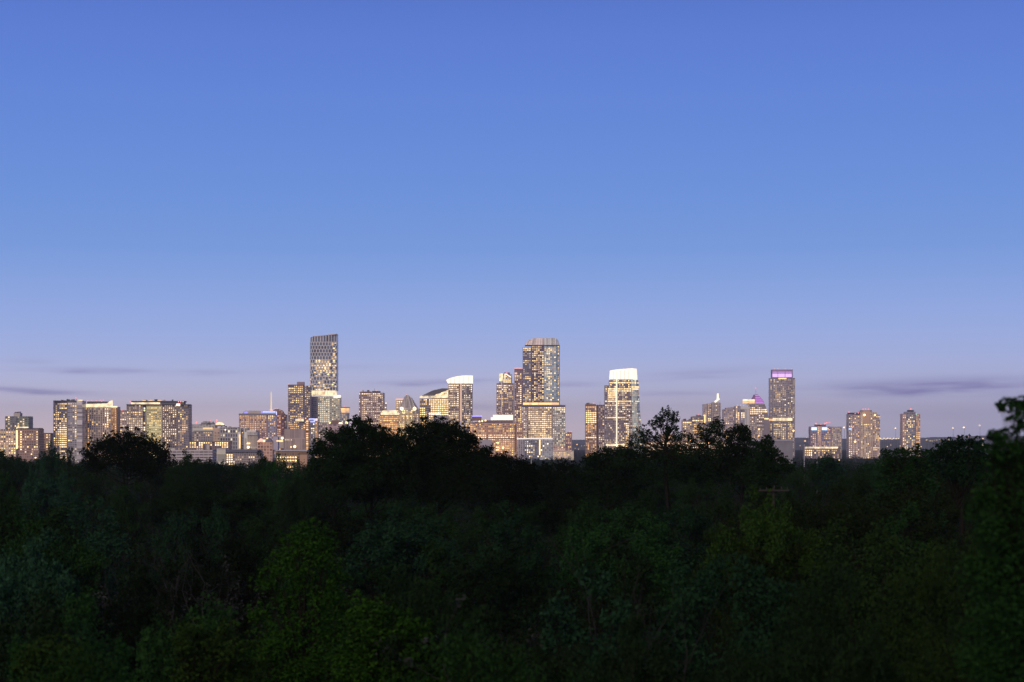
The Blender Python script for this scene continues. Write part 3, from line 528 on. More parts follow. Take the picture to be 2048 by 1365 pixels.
    b.box('roof_sign', 986, 830.2, 1026, 840.6, CROWN, -3, 6); b.box('roof_sign_end', 981.6, 835, 985.8, 840.8, CROWN, -2.6, 5); b.box('brown_column', 1028.5, 850, 1031.5, 905, BROWN, -1, 3)
    b.box('led_line', 944, 831.8, 964, 833.6, emat('led_lilac2', (.6, .5, 1.9)), 20, 1.5); b.box('led_support', 945, 833.7, 963, 842, BROWN, 20, 6)
    for x, y in ((959, 843.5), (964.5, 842.8), (971, 841.6)): b.box('floodlight', x-1.6, y-1.6, x+1.6, y+1.4, HOT, -4, 1)
    for i in range(6): b.beacon(994+i*5.8, 828.6-(i % 2)*1.1, .9, RED if i % 2 else ROSE, 4)
    b.box('arcade', 960, 876.5, 1030, 879, BROWN, -.8, .5); b.beacon(1006, 896, 2.6, LAMPM, -10); b.box('grey_annex', 960, 880, 984, 905, pmat('grey_annex', lin(142, 138, 148), .8), -6, 16)
    for y in (885, 894, 899): b.box('annex_window', 992, y, 998, y+2, HOT, -.7, .5)
    b = Bld('residential_tower', 'slim tower with white-lit left shoulder and a red-white arc at its top', 1010, 4100)
    m = b.mass([(992.8, 2), (1003, 0), (1028, 3)], 767, 3.4, 3.7, (80, 76, 92), (122, 110, 116), .34, .28); b.win(m, .22, zones=[(993, 768, 1012, 784, .62, 'bright'), (993, 795, 1018, 799, .7, 'rose')], sets='mix')
    m = b.mass([(998, 3), (1006, 1), (1024, 4)], 749, 4, 3.7, (92, 100, 120), (124, 120, 128), .3, .2, ybot=766.8, name='upper_wall'); b.win(m, .2, zones=[(1006, 758, 1023, 767, .85, 'bright')])
    b.box('light_shoulder', 998.6, 747.5, 1005.6, 763, CREAM, -.8, 3); b.box('fin', 1002.7, 764, 1004.3, 828, emat('fin_rose', (.48, .32, .27)), -1, 2); b.box('light_shoulder', 1008.8, 748, 1011.2, 759, CREAM, -.8, 2)
    b.box('crown_panel', 1008, 745.4, 1020, 750, pmat('plum_panel', lin(128, 84, 116), .7), 2, 4); b.beacon(1013.5, 747, 1.3, RED, 0)
    V, Q = tubes([([b.W(1010+12*t, 748.5+6.5*math.sin(t*1.35)**2, -1) for t in np.linspace(0, 1, 7)], [.9]*7)]); link('lit_arc', npmesh('lit_arc', V, Q, [WHT]), b.root)
    b = Bld('apartment_tower', 'narrow dark tower with a red-glowing roof squeezed against the tallest tower', 1036, 4080)
    m = b.mass([(1028.6, 3), (1045, 0), (1052, 6)], 738, 3.6, 3.9, (66, 56, 72), (108, 92, 98), .34, .28); b.win(m, .4, zones=[(1028, 740, 1045, 751, .05), (1029, 751, 1046, 757.5, .95, 'office'), (1040, 770, 1047, 850, .85, 'bright')], sets='office')
    b.box('roof_glow', 1028.6, 736, 1045, 737.8, emat('roof_red', (1.0, .45, .5)), -.6, 10); b.box('balcony_light', 1029.5, 745.5, 1034.5, 749, ROSE, 1, 2)
    b = Bld('tallest_tower', 'tallest tower, dark glass with a chamfered taupe louvred crown and scattered golden windows', 1084, 3950)
    m = b.mass([(1045.5, 3), (1063, 0)], 695, 4.0, 3.55, (62, 70, 92), (88, 84, 98), .3, .26); b.win(m, .22, zones=[(1045, 696, 1063, 703, .7, 'bright'), (1045, 720, 1063, 728, .5, 'office'), (1048, 754, 1063, 758, .8, 'bright'), (1050, 784, 1063, 803, .75, 'office')])
    m = b.mass([(1063.2, 0), (1088, 0)], 691, 4.0, 3.55, (52, 46, 62), (78, 68, 80), .28, .3); b.win(m, .36, zones=[(1064, 691, 1078, 703, .85, 'office'), (1068, 703, 1072, 803, .55, 'bright'), (1076, 716, 1079.5, 803, .55, 'rose'), (1083, 709, 1087, 806, .5, 'white')], sets='office')
    m = b.mass([(1088.2, 0), (1113, 2), (1119.6, 8)], 691.5, 3.9, 3.55, (112, 134, 158), (124, 132, 146), .25, .2); b.win(m, .1, zones=[(1088, 696, 1105, 707, .5, 'office'), (1104, 699, 1119, 707, .75, 'rose'), (1088, 707, 1103, 780, .4, 'office'), (1112, 720, 1120, 800, .35, 'rose')], sets='white')
    lou = pmat('taupe_louvre', lin(150, 138, 140), .7, .3, .15, .05); lou2 = fmat(2.2*b.k, 30, (142, 146, 148), (158, 158, 158), .02, .3)
    b.mass([(1049.5, 4), (1063, -.5), (1088, -.5)], [682, 677, 676.5], ybot=691, top=[(1055, 6), (1066, 3), (1088, 3)], name='crown', mat=fmat(2.2*b.k, 30, (150, 136, 138), (162, 148, 150), .02, .3), depth=20)
    b.mass([(1088.2, -.5), (1112, 0), (1119, 6)], [676.5, 676.5, 681], ybot=691, top=[(1088.2, 3), (1112, 4), (1116.5, 8)], name='crown', mat=lou2, depth=20)
    b.box('crown_base', 1050, 690.3, 1119.2, 692, DARK, -.9, 24)
    b = Bld('glass_office', 'broad glass office with close horizontal lit floors, at the foot of the tallest tower', 1087, 3880)
    m = b.mass([(1043.5, 4), (1056, 0)], 814.5, 3.4, 3.9, (110, 102, 112), (132, 122, 128), .34, .2); b.win(m, .25, zones=[(1043, 862, 1057, 880, .7, 'office')], sets='cool')
    m = b.mass([(1056.2, 0), (1105, 0)], 814.5, 3.9, 3.9, (118, 108, 100), (134, 122, 112), .38, .16); b.win(m, .62, zones=[(1058, 814, 1083, 819.5, .9, 'amber'), (1083, 814, 1090, 826, .2), (1091, 816, 1105, 820, .85, 'white'), (1082, 826, 1090, 875, .8, 'bright'), (1056, 826, 1083, 875, .72, 'office')], sets='office')
    m = b.mass([(1105.2, 0), (1130.8, 3)], 814.5, 3.6, 3.9, (112, 118, 122), (128, 126, 130), .36, .2); b.win(m, .3, zones=[(1106, 816, 1131, 820, .85, 'white'), (1106, 820, 1131, 826, .5, 'white')], sets='cool')
    b.box('roof_edge', 1043.5, 810.3, 1130.8, 814.3, pmat('plum_edge', lin(92, 86, 108), .6), -1, 28)
    b.box('terrace_floor', 1046, 805.4, 1118, 810, SOFT, 4, 20); m = None
    for x0_, x1_, mm in ((1047, 1058, WARM), (1064, 1075, HOT), (1078, 1103, WARM), (1104, 1113, ROSE)): b.box('terrace_light', x0_, 806.4, x1_, 809.4, mm, 3.2, .6)
    b.box('terrace_roof', 1045, 803.6, 1119, 805.2, BROWN, 3, 22)
    b = Bld('apartment_slab', 'dark wide slab with a thin white roof line and one bright vertical light strip', 1070, 3400)
    m = b.mass([(1036, 0), (1048, 0)], 879, 4, 4.4, (92, 92, 108), (124, 120, 130), .2, .5); b.win(m, .03)
    m = b.mass([(1048.2, 0), (1080, 0)], 879, 4.2, 4.2, (62, 70, 92), (98, 100, 114), .25, .35); b.win(m, .16, sets='white', zones=[(1062, 879, 1074, 883, .8, 'bright')])
    m = b.mass([(1080.2, 0), (1105, 0)], 879, 4.2, 4.2, (108, 116, 130), (136, 138, 146), .25, .3); b.win(m, .14, sets='white')
    b.box('roof_line', 1034, 876.6, 1105.5, 878.8, emat('roof_line_white', (1.1, .98, .9)), -1, 20)
    b.box('light_strip', 1078.4, 880, 1080.4, 910, HOT, -1, 1.5)
    b = Bld('apartment_block', 'small brown block topped by red lamps, right of the broad glass office', 1138, 3800)
    m = b.mass([(1131.2, 2), (1144, 0)], 867, 3.8, 4, (92, 70, 84), (120, 98, 104), .34, .3); b.win(m, .3, zones=[(1131, 867, 1138, 872, .9, 'bright')], sets='rose'); b.box('roof_plant', 1135, 864.5, 1144, 867, BROWN, 1, 6)
    b.beacon(1139, 864, .9); b.beacon(1142.5, 864.3, 1.0)
    b = Bld('cream_hall', 'low cream colonnaded hall at tree level, right of the dark wide slab', 1126, 3300)
    m = b.mass([(1105.5, 0), (1147.5, 0)], 903.5, 3, 4, (150, 120, 104), (206, 176, 150), .4, .35); b.win(m, .4, sets='rose'); b.box('cornice', 1105.5, 902, 1147.5, 903.3, PALEC, -.8, 16)
    m = b.mass([(1106, 6), (1130, 6)], 893, 4, 4, (120, 100, 100), (150, 130, 124), .35, .3, ybot=902, name='upper_wall'); b.win(m, .5, sets='office')

    # ---- right
    b = Bld('amber_tower', 'half-lit tower with big amber floors on its left face, beside the white-crowned tower', 1189, 3950)
    m = b.mass([(1171, 1), (1193, 0)], 812, 3.6, 3.8, (104, 82, 74), (120, 100, 98), .28, .16); b.win(m, .3, zones=[(1171, 812, 1194, 818, .8, 'amber'), (1171, 826, 1194, 848, .96, 'bright'), (1171, 848, 1186, 864, .75, 'amber'), (1171, 864, 1200, 872, .15), (1172, 874, 1192, 879, .8, 'bright')], sets='amber')
    m = b.mass([(1193.3, 0), (1208.5, 4)], 810, 3.8, 3.8, (84, 76, 94), (112, 102, 112), .3, .26); b.win(m, .14, zones=[(1198, 868, 1209, 900, .4, 'mix')])
    b.box('corner_post', 1193.6, 811, 1196, 905, pmat('dark_post', lin(70, 58, 70), .6), -1, 3); b.box('parapet', 1171, 808.6, 1192, 812, BROWN, 0, 16); b.beacon(1187.5, 806.6, .9)
    b.roofkit(1172, 1190, 808.7, 3); b.mast(1200, 803, 810, .3, DARK, 8)
    b = Bld('white_crowned_tower', 'tapering tower with a large glowing white crown and a bright vertical line down its front', 1244, 3900)
    m = b.mass([(1211.5, 3), (1232, 0)], 760, 3.4, 4.1, (74, 70, 84), (108, 100, 106), .32, .22, top=[(1219, 3), (1232, 1)]); zz = [(1209, 765, 1268, 770, .95, 'bright'), (1209, 774.5, 1274, 779, .97, 'bright'), (1213, 780, 1262, 784, .95, 'white'), (1214, 785, 1232, 796, .85, 'bright'), (1209, 801, 1264, 806, .88, 'bright'), (1209, 810, 1266, 814.5, .85, 'office'), (1209, 832, 1252, 836.5, .95, 'bright'), (1214, 796, 1233, 801, .8, 'office'), (1209, 838, 1232, 890, .06), (1244, 784, 1248, 830, .5, 'white'), (1252.5, 845, 1256.5, 885, .8, 'bright')]
    b.win(m, .25, zones=zz, sets='office')
    m = b.mass([(1234.8, 0), (1266, 1)], 760, 3.4, 4.1, (70, 64, 78), (104, 96, 102), .32, .22, top=[(1234.8, 1), (1262, 2)]); b.win(m, .3, zones=zz, sets='office')
    m = b.mass([(1266.3, 1), (1277.5, 3), (1286, 14)], 760, 3.6, 4.1, (136, 160, 172), (140, 152, 160), .2, .14, top=[(1262.3, 2), (1272.5, 4), (1276.5, 13)]); b.win(m, .1, zones=[(1262, 765, 1277, 770, .7, 'office'), (1262, 774, 1277, 779, .8, 'bright'), (1262, 801, 1280, 806, .5)], sets='cool')
    m = b.mass([(1208.3, 5), (1215, 4)], 771, 3.4, 4.1, (76, 76, 94), (108, 102, 112), .3, .24, name='shoulder', top=[(1209.5, 5), (1219, 4)]); b.win(m, .3, zones=zz)
    b.mass([(1219.3, 2), (1233, -1), (1266, -1), (1275, 7)], [741.5, 739.3, 736.8, 738], ybot=759.7, top=[(1220.5, 2), (1233, -1), (1265, -1), (1273.5, 7)], name='crown', mat=CROWN, depth=18)
    for x, y in ((1226, 741.6), (1241, 739.5), (1249, 738.8), (1257, 738.2)): b.box('crown_mullion', x, y+.8, x+.7, 759.2, PALEC, -1.5, .35)
    b.box('crown_sill', 1219.5, 758.6, 1266, 759.7, PALEC, -1.7, .6)
    b.box('light_line', 1232.2, 743, 1234.6, 895, emat('light_line', (1.35, 1.12, .78)), -2, 1.5); b.box('lobby_lights', 1212, 888.5, 1252, 892.5, CREAM, -5, 3)
    b = Bld('terrace_office', 'low stepped office with lit floors glimpsed behind the tall open tree', 1386, 3900)
    m = b.mass([(1365, 0), (1384, 0)], 841, 3.6, 4, (96, 88, 92), (130, 116, 114), .32, .18); b.win(m, .3, zones=[(1365, 842, 1383, 847, .95, 'bright')], sets='office')
    m = b.mass([(1384.2, 2), (1408, 4)], 833, 3.6, 4, (82, 76, 86), (116, 104, 108), .32, .18); b.win(m, .4, zones=[(1384, 838, 1400, 842, .8, 'bright'), (1388, 846, 1400, 866, .75, 'amber')], sets='office'); b.box('mechanical_floor', 1382, 834.5, 1389, 841, DARK, 3, 10); b.beacon(1397, 829.5, .9); b.mast(1397, 829.5, 833, .3, DARK); b.beacon(1392, 884, 3, LAMPM, -20); b.beacon(1395, 889, 2, HOT, -20)
    b = Bld('low_office', 'long low office with amber and bright windows glimpsed through the open tree branches', 1350, 3500)
    m = b.mass([(1290, 0), (1370, 0), (1446, 2)], 882, 3.8, 4.2, (98, 84, 76), (130, 112, 100), .32, .22); b.win(m, .3, zones=[(1318, 882, 1348, 898, .75, 'amber'), (1372, 886, 1420, 912, .6, 'bright'), (1290, 896, 1320, 912, .6, 'office')], sets='office', ymax=914)
    b.mass([(1322, 4), (1350, 4)], 868, 4, 4.2, (98, 84, 76), (130, 112, 100), .32, .22, name='upper_wall', ybot=881.6); b.box('rooftop_lights', 1326, 874, 1346, 877, ORNG, 3, 1)
    b.roofkit(1366, 1382, 841, 3); b.roofkit(1390, 1406, 833, 3)
    b = Bld('fin_topped_tower', 'grey ribbed twin-slab tower with a white lit fin on its roof', 1424, 3950)
    m = b.mass([(1407, 2), (1414.5, 0)], 809, 3, 3.6, (104, 98, 106), (132, 124, 128), .3, .35); b.win(m, .08)
    m = b.mass([(1414.8, 3), (1424, 3)], 807.5, 3.4, 3.6, (86, 86, 96), (112, 108, 116), .3, .25); b.win(m, .1, zones=[(1415, 820, 1424, 828, .7, 'amber'), (1414, 838, 1423, 845, .9, 'bright')])
    m = b.mass([(1424.3, 0), (1441.5, 2)], 806, 3.1, 3.6, (82, 80, 92), (140, 134, 138), .2, .42); b.win(m, .04)
    b.poly('lit_fin', [(1434.3, 787.5), (1437, 787), (1438, 797), (1439.8, 799), (1431, 806), (1428.6, 803.2), (1433.6, 799.5)], emat('fin_white', (1.5, 1.35, .95)), 2, 4); b.beacon(1432.8, 812, 1.0, HOT, -1.5); b.box('roof_block', 1424, 805, 1440, 807, CONC, 3, 10)
    b.box('lower_lights', 1407, 830, 1411, 846, WARM, -1.5, 1)
    b = Bld('apartment_tower', 'speckled grey apartment tower standing next right of the fin-topped tower', 1459, 3900)
    m = b.mass([(1447, 2), (1472, 0)], 819, 3.6, 3.7, (98, 92, 108), (126, 118, 130), .36, .34); b.win(m, .24, sets='mix'); m = b.mass([(1452, 6), (1470, 6)], 816, 6, 3, (104, 98, 110), (126, 118, 126), .3, .3, ybot=818.8, name='penthouse')
    b.roofkit(1453, 1468, 816.2, 3)
    b = Bld('condominium', 'white-framed condominium with a pale bar down its right side, left of the purple-lit sail', 1486, 3750)
    m = b.mass([(1471, 3), (1481, 0)], 812.5, 3.8, 4.0, (86, 84, 104), (122, 114, 124), .34, .28); b.win(m, .3, zones=[(1471, 825, 1482, 840, .7, 'bright')])
    m = b.mass([(1481.3, 1), (1489.5, 1)], 819.5, 4, 4, (92, 98, 122), (120, 116, 128), .3, .22); b.win(m, .12, zones=[(1481, 824, 1488, 838, .7, 'bright')])
    b.box('frame_beam', 1481, 813.6, 1499.5, 819.3, PALEC, -1, 14); b.mass([(1489.8, -1), (1499.3, 0)], 819.5, 3.2, 50, (150, 144, 150), (190, 184, 182), .03, .5, name='pale_bar'); 
    for x, y in ((1475, 811), (1481.5, 811), (1487.3, 811), (1496, 811)): b.beacon(x, y, 1.0, ROSE, -2)
    b = Bld('sail_tower', 'sail-shaped tower with purple stripes at its peak and a cream roof box', 1518, 3900)
    wall = fmat(3.5*b.k, 3.9*b.k, (86, 82, 94), (118, 110, 116), .34, .2)
    def R_(y): return float(np.interp(y, [789, 796, 803, 814, 828, 850, 915], [1516, 1522, 1527, 1531.5, 1536, 1539.5, 1541]))
    m = b.mass([(1499.5, 0), (1528, 0)], 808.5, 3.5, 3.9, (86, 82, 94), (118, 110, 116), .34, .2); b.win(m, .16, zones=[(1500, 819, 1530, 824, .9, 'bright'), (1500, 825, 1513, 829, .85, 'bright'), (1512, 829, 1526, 846, .3, 'office')])
    b.poly('curved_wall', [(1528.2, 915)]+[(R_(y), y) for y in (915, 880, 850, 836, 828, 820, 814, 808.5)]+[(1528.2, 808.5)], pmat('curved_wall', lin(122, 114, 120), .5, .4, .2, .1), .5, 22)
    for y in (820, 824, 838): b.box('curved_wall_light', 1529, y-1, R_(y)-.5, y+1, HOT, -.6, .6)
    b.poly('sail_peak', [(1500, 806.8), (1505.5, 797), (1509.5, 789.5), (1516, 789.5)]+[(R_(y), y) for y in (793, 796, 800, 803, 806.8)], pmat('sail_plum', lin(118, 86, 128), .6), 2, 18)
    for y in (790.6, 794.2, 797.8, 801.4, 804.6): b.poly('sail_stripe', [(1510.5, y), (R_(y)-.6, y), (R_(y+1.9)-.6, y+1.9), (1510.5, y+1.9)], VIO, 1, 2)
    b.box('roof_box', 1486.5, 799, 1509.5, 802.4, CREAM, -2, 12); b.box('roof_box', 1486.5, 802.6, 1509.5, 807, ORNG, -2.2, 12); b.box('white_column', 1494.5, 807.2, 1498.5, 812, CONC, 0, 8)
    b.mast(1511.5, 777, 790, .35, STEEL, 10); b.beacon(1511.5, 776.8, 1.0, RED, 10); b.box('sky_lobby', 1500, 851.4, 1528.2, 852.4, PALEC, -.7, 1); b.beacon(1518, 859, 2.0, HOT, -3); b.beacon(1517.5, 872, 2.4, ORNG, -3)
    b = Bld('violet_crowned_tower', 'tall balconied tower whose square crown glows pink-violet', 1565, 4000)
    m = b.mass([(1540.5, 5), (1545, 0), (1574, 0), (1590, 6)], 756.5, 3.6, 3.55, (84, 84, 98), (120, 114, 120), .38, .3)
    b.win(m, .1, zones=[(1541, 758, 1550, 766, .9, 'office'), (1541, 770, 1550, 780, .8, 'office'), (1562, 768, 1572, 780, .35, 'dim'), (1564, 782, 1577, 789, .95, 'amber'), (1552, 788, 1562, 801, .7, 'amber'), (1553, 815, 1562, 827, .7, 'amber'), (1562, 828, 1576, 832, .7, 'office'), (1545, 836, 1587, 842, .0), (1541, 846, 1586, 895, .6, 'mix'), (1570, 795, 1590, 825, .16, 'white'), (1541, 815, 1550, 827, .6, 'rose')], sets='mix')
    b.mass([(1544.5, 2), (1573, 0), (1585.5, 4)], 739.5, 30, 30, name='crown_wall', ybot=756.2, mat=pmat('crown_mauve', lin(134, 118, 146), .7), depth=20)
    for x0_, x1_ in ((1545, 1555.4), (1556.4, 1569.6), (1571, 1583.5)):
        b.box('crown_light', x0_, 748.2, x1_, 754.8, PINKV, -1.6, 1.2); b.box('crown_light', x0_, 743.5, x1_, 748, PINKD, -1.4, 1)
    for x in (1549, 1556, 1570.5, 1583): b.beacon(x, 738, .9, ROSE, 2)
    b.box('sign_row', 1557, 756.4, 1573, 758.6, WARM, -1.4, .7)
    b.box('light_band', 1546, 836.6, 1584.6, 842, CREAM, -2.2, 3); b.box('light_band', 1531, 838, 1545.6, 842.2, ORNG, -2.4, 3); b.mass([(1529, -4), (1540.2, -4)], 843, 5, 4.2, (120, 116, 122), (142, 134, 138), .3, .3, name='podium_wall'); b.beacon(1587, 862, 2.2, HOT, 2)
    for y in (760, 778, 796, 814): b.box('balcony_stack', 1586.5, y, 1590.6, y+12, CONC, 4, 5)
    b = Bld('concrete_block', 'nearer plain grey concrete box with flat coping, below the violet-crowned tower', 1534, 1500)
    b.mass([(1481, 0), (1585.5, 0)], 883, 60, 60, (116, 114, 128), (124, 120, 132), .02, .02, depth=24, name='blank_wall', mat=pmat('grey_render', lin(108, 108, 118), .85, .2, .22, .12)); b.box('coping', 1480, 879.4, 1586.3, 882.6, pmat('coping_pale', lin(130, 132, 146), .7), -.6, 25.4); b.roofkit(1490, 1570, 879.4, 4); 
    for i, x in enumerate((1527, 1555, 1560)): b.mast(x, 868, 880, .35, DARK, 6+i)
    b = Bld('billboard_blocks', 'twin brown-blue blocks with glowing bluish-white signs and red roof lamps, right of photo', 1642, 3700)
    m = b.mass([(1621, 1), (1634, 0)], 853.5, 3.6, 3.8, (76, 78, 110), (112, 98, 110), .32, .26); b.win(m, .4, zones=[(1621, 853, 1634, 866, .0)], sets='rose')
    m = b.mass([(1634.3, 3), (1643, 3)], 851.5, 3.2, 3.8, (130, 110, 116), (154, 134, 134), .3, .4); b.win(m, .25, sets='rose')
    m = b.mass([(1643.3, 0), (1662.5, 2)], 853.5, 3.6, 3.8, (78, 82, 118), (118, 106, 120), .32, .26); b.win(m, .35, zones=[(1643, 853, 1656, 866, .0)], sets='rose')
    m = b.mass([(1662.8, 4), (1684, 4)], 854, 3.2, 3.6, (100, 98, 110), (130, 126, 132), .38, .34); b.win(m, .14, sets='dim')
    for x0_, x1_ in ((1623, 1634), (1644, 1654.5)):
        b.box('sign_panel', x0_, 855, x1_, 861, BLUEW, -2, 1); b.box('sign_lettering', x0_+1.5, 857, x1_-2.5, 859.6, WHT, -2.4, .4)
    b.box('roof_plant', 1630, 849.6, 1652, 853.3, BROWN, 3, 10)
    for x, y, r in ((1632, 847.5, 1.5), (1649.5, 847.6, 1.4), (1653.5, 846, 1.4), (1658.8, 845.7, 1.4), (1642, 849, .8), (1659, 860, 1.3)): b.beacon(x, y, r)
    m = b.mass([(1609, -14), (1680, -14)], 893.5, 3.8, 4.4, (84, 74, 78), (92, 84, 90), .3, .2, name='podium_wall'); b.win(m, .06, zones=[(1609, 901, 1626, 911, .9, 'bright'), (1662, 900, 1672, 908, .9, 'office'), (1634, 897, 1650, 902, .5)], ymax=915)
    b.box('podium_lights', 1610.5, 894, 1676, 897.4, CREAM, -15.5, 2)
    b = Bld('condominium', 'broad three-part tower with pale vertical ribs and red lamps over a bright wall light', 1728, 3650)
    m = b.mass([(1697, 1), (1704.5, 0)], 829, 3.6, 3.9, (84, 84, 108), (112, 106, 118), .34, .26); b.win(m, .5, zones=[(1697, 826, 1706, 846, .25), (1697, 880, 1706, 900, .9, 'amber')], sets='office')
    m = b.mass([(1704.8, 0), (1721, 1)], 830, 3.4, 3.9, (104, 98, 112), (136, 124, 130), .3, .36); b.win(m, .34, sets='rose')
    m = b.mass([(1721.3, -2), (1745.5, -2)], 823.5, 3.2, 3.9, (106, 94, 96), (160, 140, 132), .2, .46); b.win(m, .2, zones=[(1724, 824, 1742, 846, .0), (1721, 847, 1746, 851, .8, 'office')], sets='mix')
    m = b.mass([(1745.8, 0), (1760, 5)], 830, 3.2, 3.9, (100, 92, 100), (146, 130, 128), .24, .42); b.win(m, .34, zones=[(1748, 836, 1752, 860, .5, 'office')], sets='mix')
    b.box('mechanical_floor', 1697.5, 825.8, 1721, 830, DARK, 4, 16); b.box('crown_block', 1726.5, 821.5, 1740, 847, pmat('tan_render', lin(172, 144, 126), .8), -3.4, 3); b.box('pent_roof', 1722, 821, 1744, 823.4, BROWN, -3, 12)
    b.beacon(1729, 830.5, 2.4, LAMPM, -6); b.beacon(1750, 831, 1.9, LAMPM, -4); b.poly('side_cap', [(1746, 830), (1748, 825), (1753, 824), (1755, 830)], CONC, 1, 8)
    for x, y in ((1698, 824.5), (1710.5, 827.6), (1716.8, 826.6), (1726, 819), (1731, 818.4), (1736.8, 819)): b.beacon(x, y, 1.15, RED, 2)
    b.box('screen', 1697.6, 856.5, 1703, 860.5, emat('screen_blue', (.5, .75, 1.3)), -1.6, .6); b.beacon(1705.5, 855.5, 1.0, RED, -2)
    b = Bld('apartment_tower', 'lone slim tower with a red roof lamp, farthest right of the skyline', 1822, 3700)
    m = b.mass([(1805, 3), (1812, 0)], 828, 3.3, 3.8, (104, 92, 96), (140, 120, 120), .34, .34); b.win(m, .42, sets='office')
    m = b.mass([(1812.3, 0), (1831.5, 0)], 824, 3.4, 3.8, (84, 90, 108), (110, 108, 120), .34, .26); b.win(m, .3, zones=[(1820, 834, 1826, 838, .95, 'white')], sets='office')
    m = b.mass([(1831.8, 1), (1840.5, 5)], 828.5, 3.3, 3.8, (112, 98, 98), (152, 130, 122), .34, .34); b.win(m, .5, sets='amber')
    b.box('mechanical_floor', 1816, 820.6, 1828, 823.8, DARK, 5, 10); b.beacon(1821.5, 818.5, 1.4, RED, 6); b.mast(1821.5, 818.5, 821, .3, DARK, 8); b.box('green_lamp', 1832, 827, 1833.2, 831, emat('green_line', (.4, .9, .6)), 0, .8)
city()

# ------------------------------------------------------------------ street lights, masts, poles
def lamp_mast(name, px, py, D, label, r=1.9, group=None, mat=None):
    x, z = (px-1024)*D/F, CZ+(HY-py)*D/F; base = zg(D); k = D/F
    e = empty(name, (x, D, base), label, 'street light', group); h = z-base
    V, Q = tubes([([(0, 0, 0), (0, 0, h*.5), (0, 0, h)], [.3*k+.12, .2*k+.1, .14*k+.06])]); link('pole', npmesh('pole', V, Q, [DARK]), e)
    V, Q = tubes([([(0, 0, h), (-.9*k, -.2*k, h+.25*k)], [.12*k, .1*k])]); link('lamp_arm', npmesh('lamp_arm', V, Q, [STEEL]), e)
    me = bpy.data.meshes.new('lamp_head'); bm = bmesh.new(); bmesh.ops.create_icosphere(bm, subdivisions=2, radius=r*k*.62)
    for v in bm.verts: v.co.z *= .75
    bm.to_mesh(me); bm.free(); me.materials.append(mat or LAMPM); link('lamp_head', me, e, (-.9*k, -.2*k, h+.1*k))
    return e
lamp_mast('light_mast', 1689, 855.5, 5200, 'tall yellow mast light between the grey apartment block and the broad ribbed tower', 2.6)
lamp_mast('light_mast', 1791.5, 857, 5200, 'tall pale mast light in open sky left of the lone slim tower', 2.2)
lamp_mast('light_mast', 1906.5, 856.5, 5200, 'leftmost of three tall mast lights in the sky at right', 2.2)
lamp_mast('light_mast', 1928.5, 855.5, 5200, 'yellowish mast light, middle and brightest of three at right', 2.7)
lamp_mast('light_mast', 1960, 851.5, 5200, 'rightmost and highest of three mast lights, over a bare shrub', 2.2)
lamp_mast('street_lamp', 1711, 884, 2600, 'big bright street lamp in front of the broad ribbed tower', 3.6)
lamp_mast('street_lamp', 1611, 882.5, 2600, 'orange street lamp left of the twin sign blocks', 3.2, mat=ORNG)
lamp_mast('street_lamp', 1679, 921, 1400, 'small yellow lamp low among grey trees under the broad ribbed tower', 2.2)
lamp_mast('street_lamp', 1601, 892, 2700, 'faint low street lamp left of the orange one', 1.8, mat=ROSE)
lamp_mast('street_lamp', 1614, 875.5, 3000, 'small lamp just above the orange street lamp', 1.6, mat=ROSE)
lamp_mast('street_lamp', 1155, 889.5, 4300, 'amber lamp in the sky gap left of the half-lit amber tower', 2.6, mat=ORNG)
lamp_mast('street_lamp', 1377, 913.5, 900, 'tiny white lamp shining through the dark trees under the open tree', 1.6, mat=HOT)
lamp_mast('street_lamp', 1477, 911.5, 900, 'yellow lamp shining through dark trees under the condominium', 2.2)
for x, y, r, lb in ((64, 909, 2.2, 'yellow lamp glinting through the bluish-green tree at far left'), (72, 916, 2.6, 'orange lamp lowest behind the bluish-green tree at far left'), (205, 929, 2.4, 'orange lamp low in the left flank of the dome-shaped tree'),
                    (258, 887, 1.6, 'small lamp glinting through the top of the dome-shaped tree'), (301, 893, 1.6, 'small lamp glinting through the right side of the dome-shaped tree'), (620, 958, 2.4, 'orange lamp among leaves under the nearest brown office block')):
    lamp_mast('street_lamp', x, y, 560, lb, r)
for i, (x, y, r) in enumerate([(1762, 877.5, 1.5), (1765, 879, 1.2), (1769, 877.2, 1.6), (1773, 878.5, 1.4), (1776.5, 877, 1.6), (1781, 877.6, 1.5), (1785, 878.8, 1.3), (1788, 877.4, 1.6), (1793, 878, 1.6), (1797.5, 877.7, 1.4), (1802, 878.3, 1.6)]):
    lamp_mast('highway_lamp', x, y, 4700, 'warm lamp in the row of highway lights left of the lone slim tower', r, 'row of highway lamps')
rl = random.Random(5)
for i in range(16):
    x = rl.uniform(1852, 1900); y = 881.5-abs(x-1868)*.07+rl.uniform(-1, 1.5)
    lamp_mast('street_lamp', x, y, 5600, 'tiny warm lamp on the far hillside road right of the lone slim tower', rl.uniform(.7, 1.4), 'far hillside road lamps', HOT)
for i in range(12):
    x = rl.uniform(1912, 1940); y = 874-(x-1912)*.03+rl.uniform(-.8, 1.2)
    lamp_mast('street_lamp', x, y, 6200, 'tiny rosy lamp on the far ridge under the mast lights', rl.uniform(.8, 1.3), 'far ridge lamps', ROSE)
for i in range(7):
    lamp_mast('street_lamp', rl.uniform(1768, 1850), rl.uniform(890, 901), 3300, 'small lamp close above the tree tops around the lone slim tower', rl.uniform(1.0, 1.7), 'lamps around the slim tower', HOT)
for i in range(5):
    lamp_mast('street_lamp', rl.uniform(1948, 1972), rl.uniform(876, 892), 2200, 'yellow lamp glinting behind the bare shrub at right', rl.uniform(1.1, 2.2), 'lamps behind the bare shrub', LAMPM)
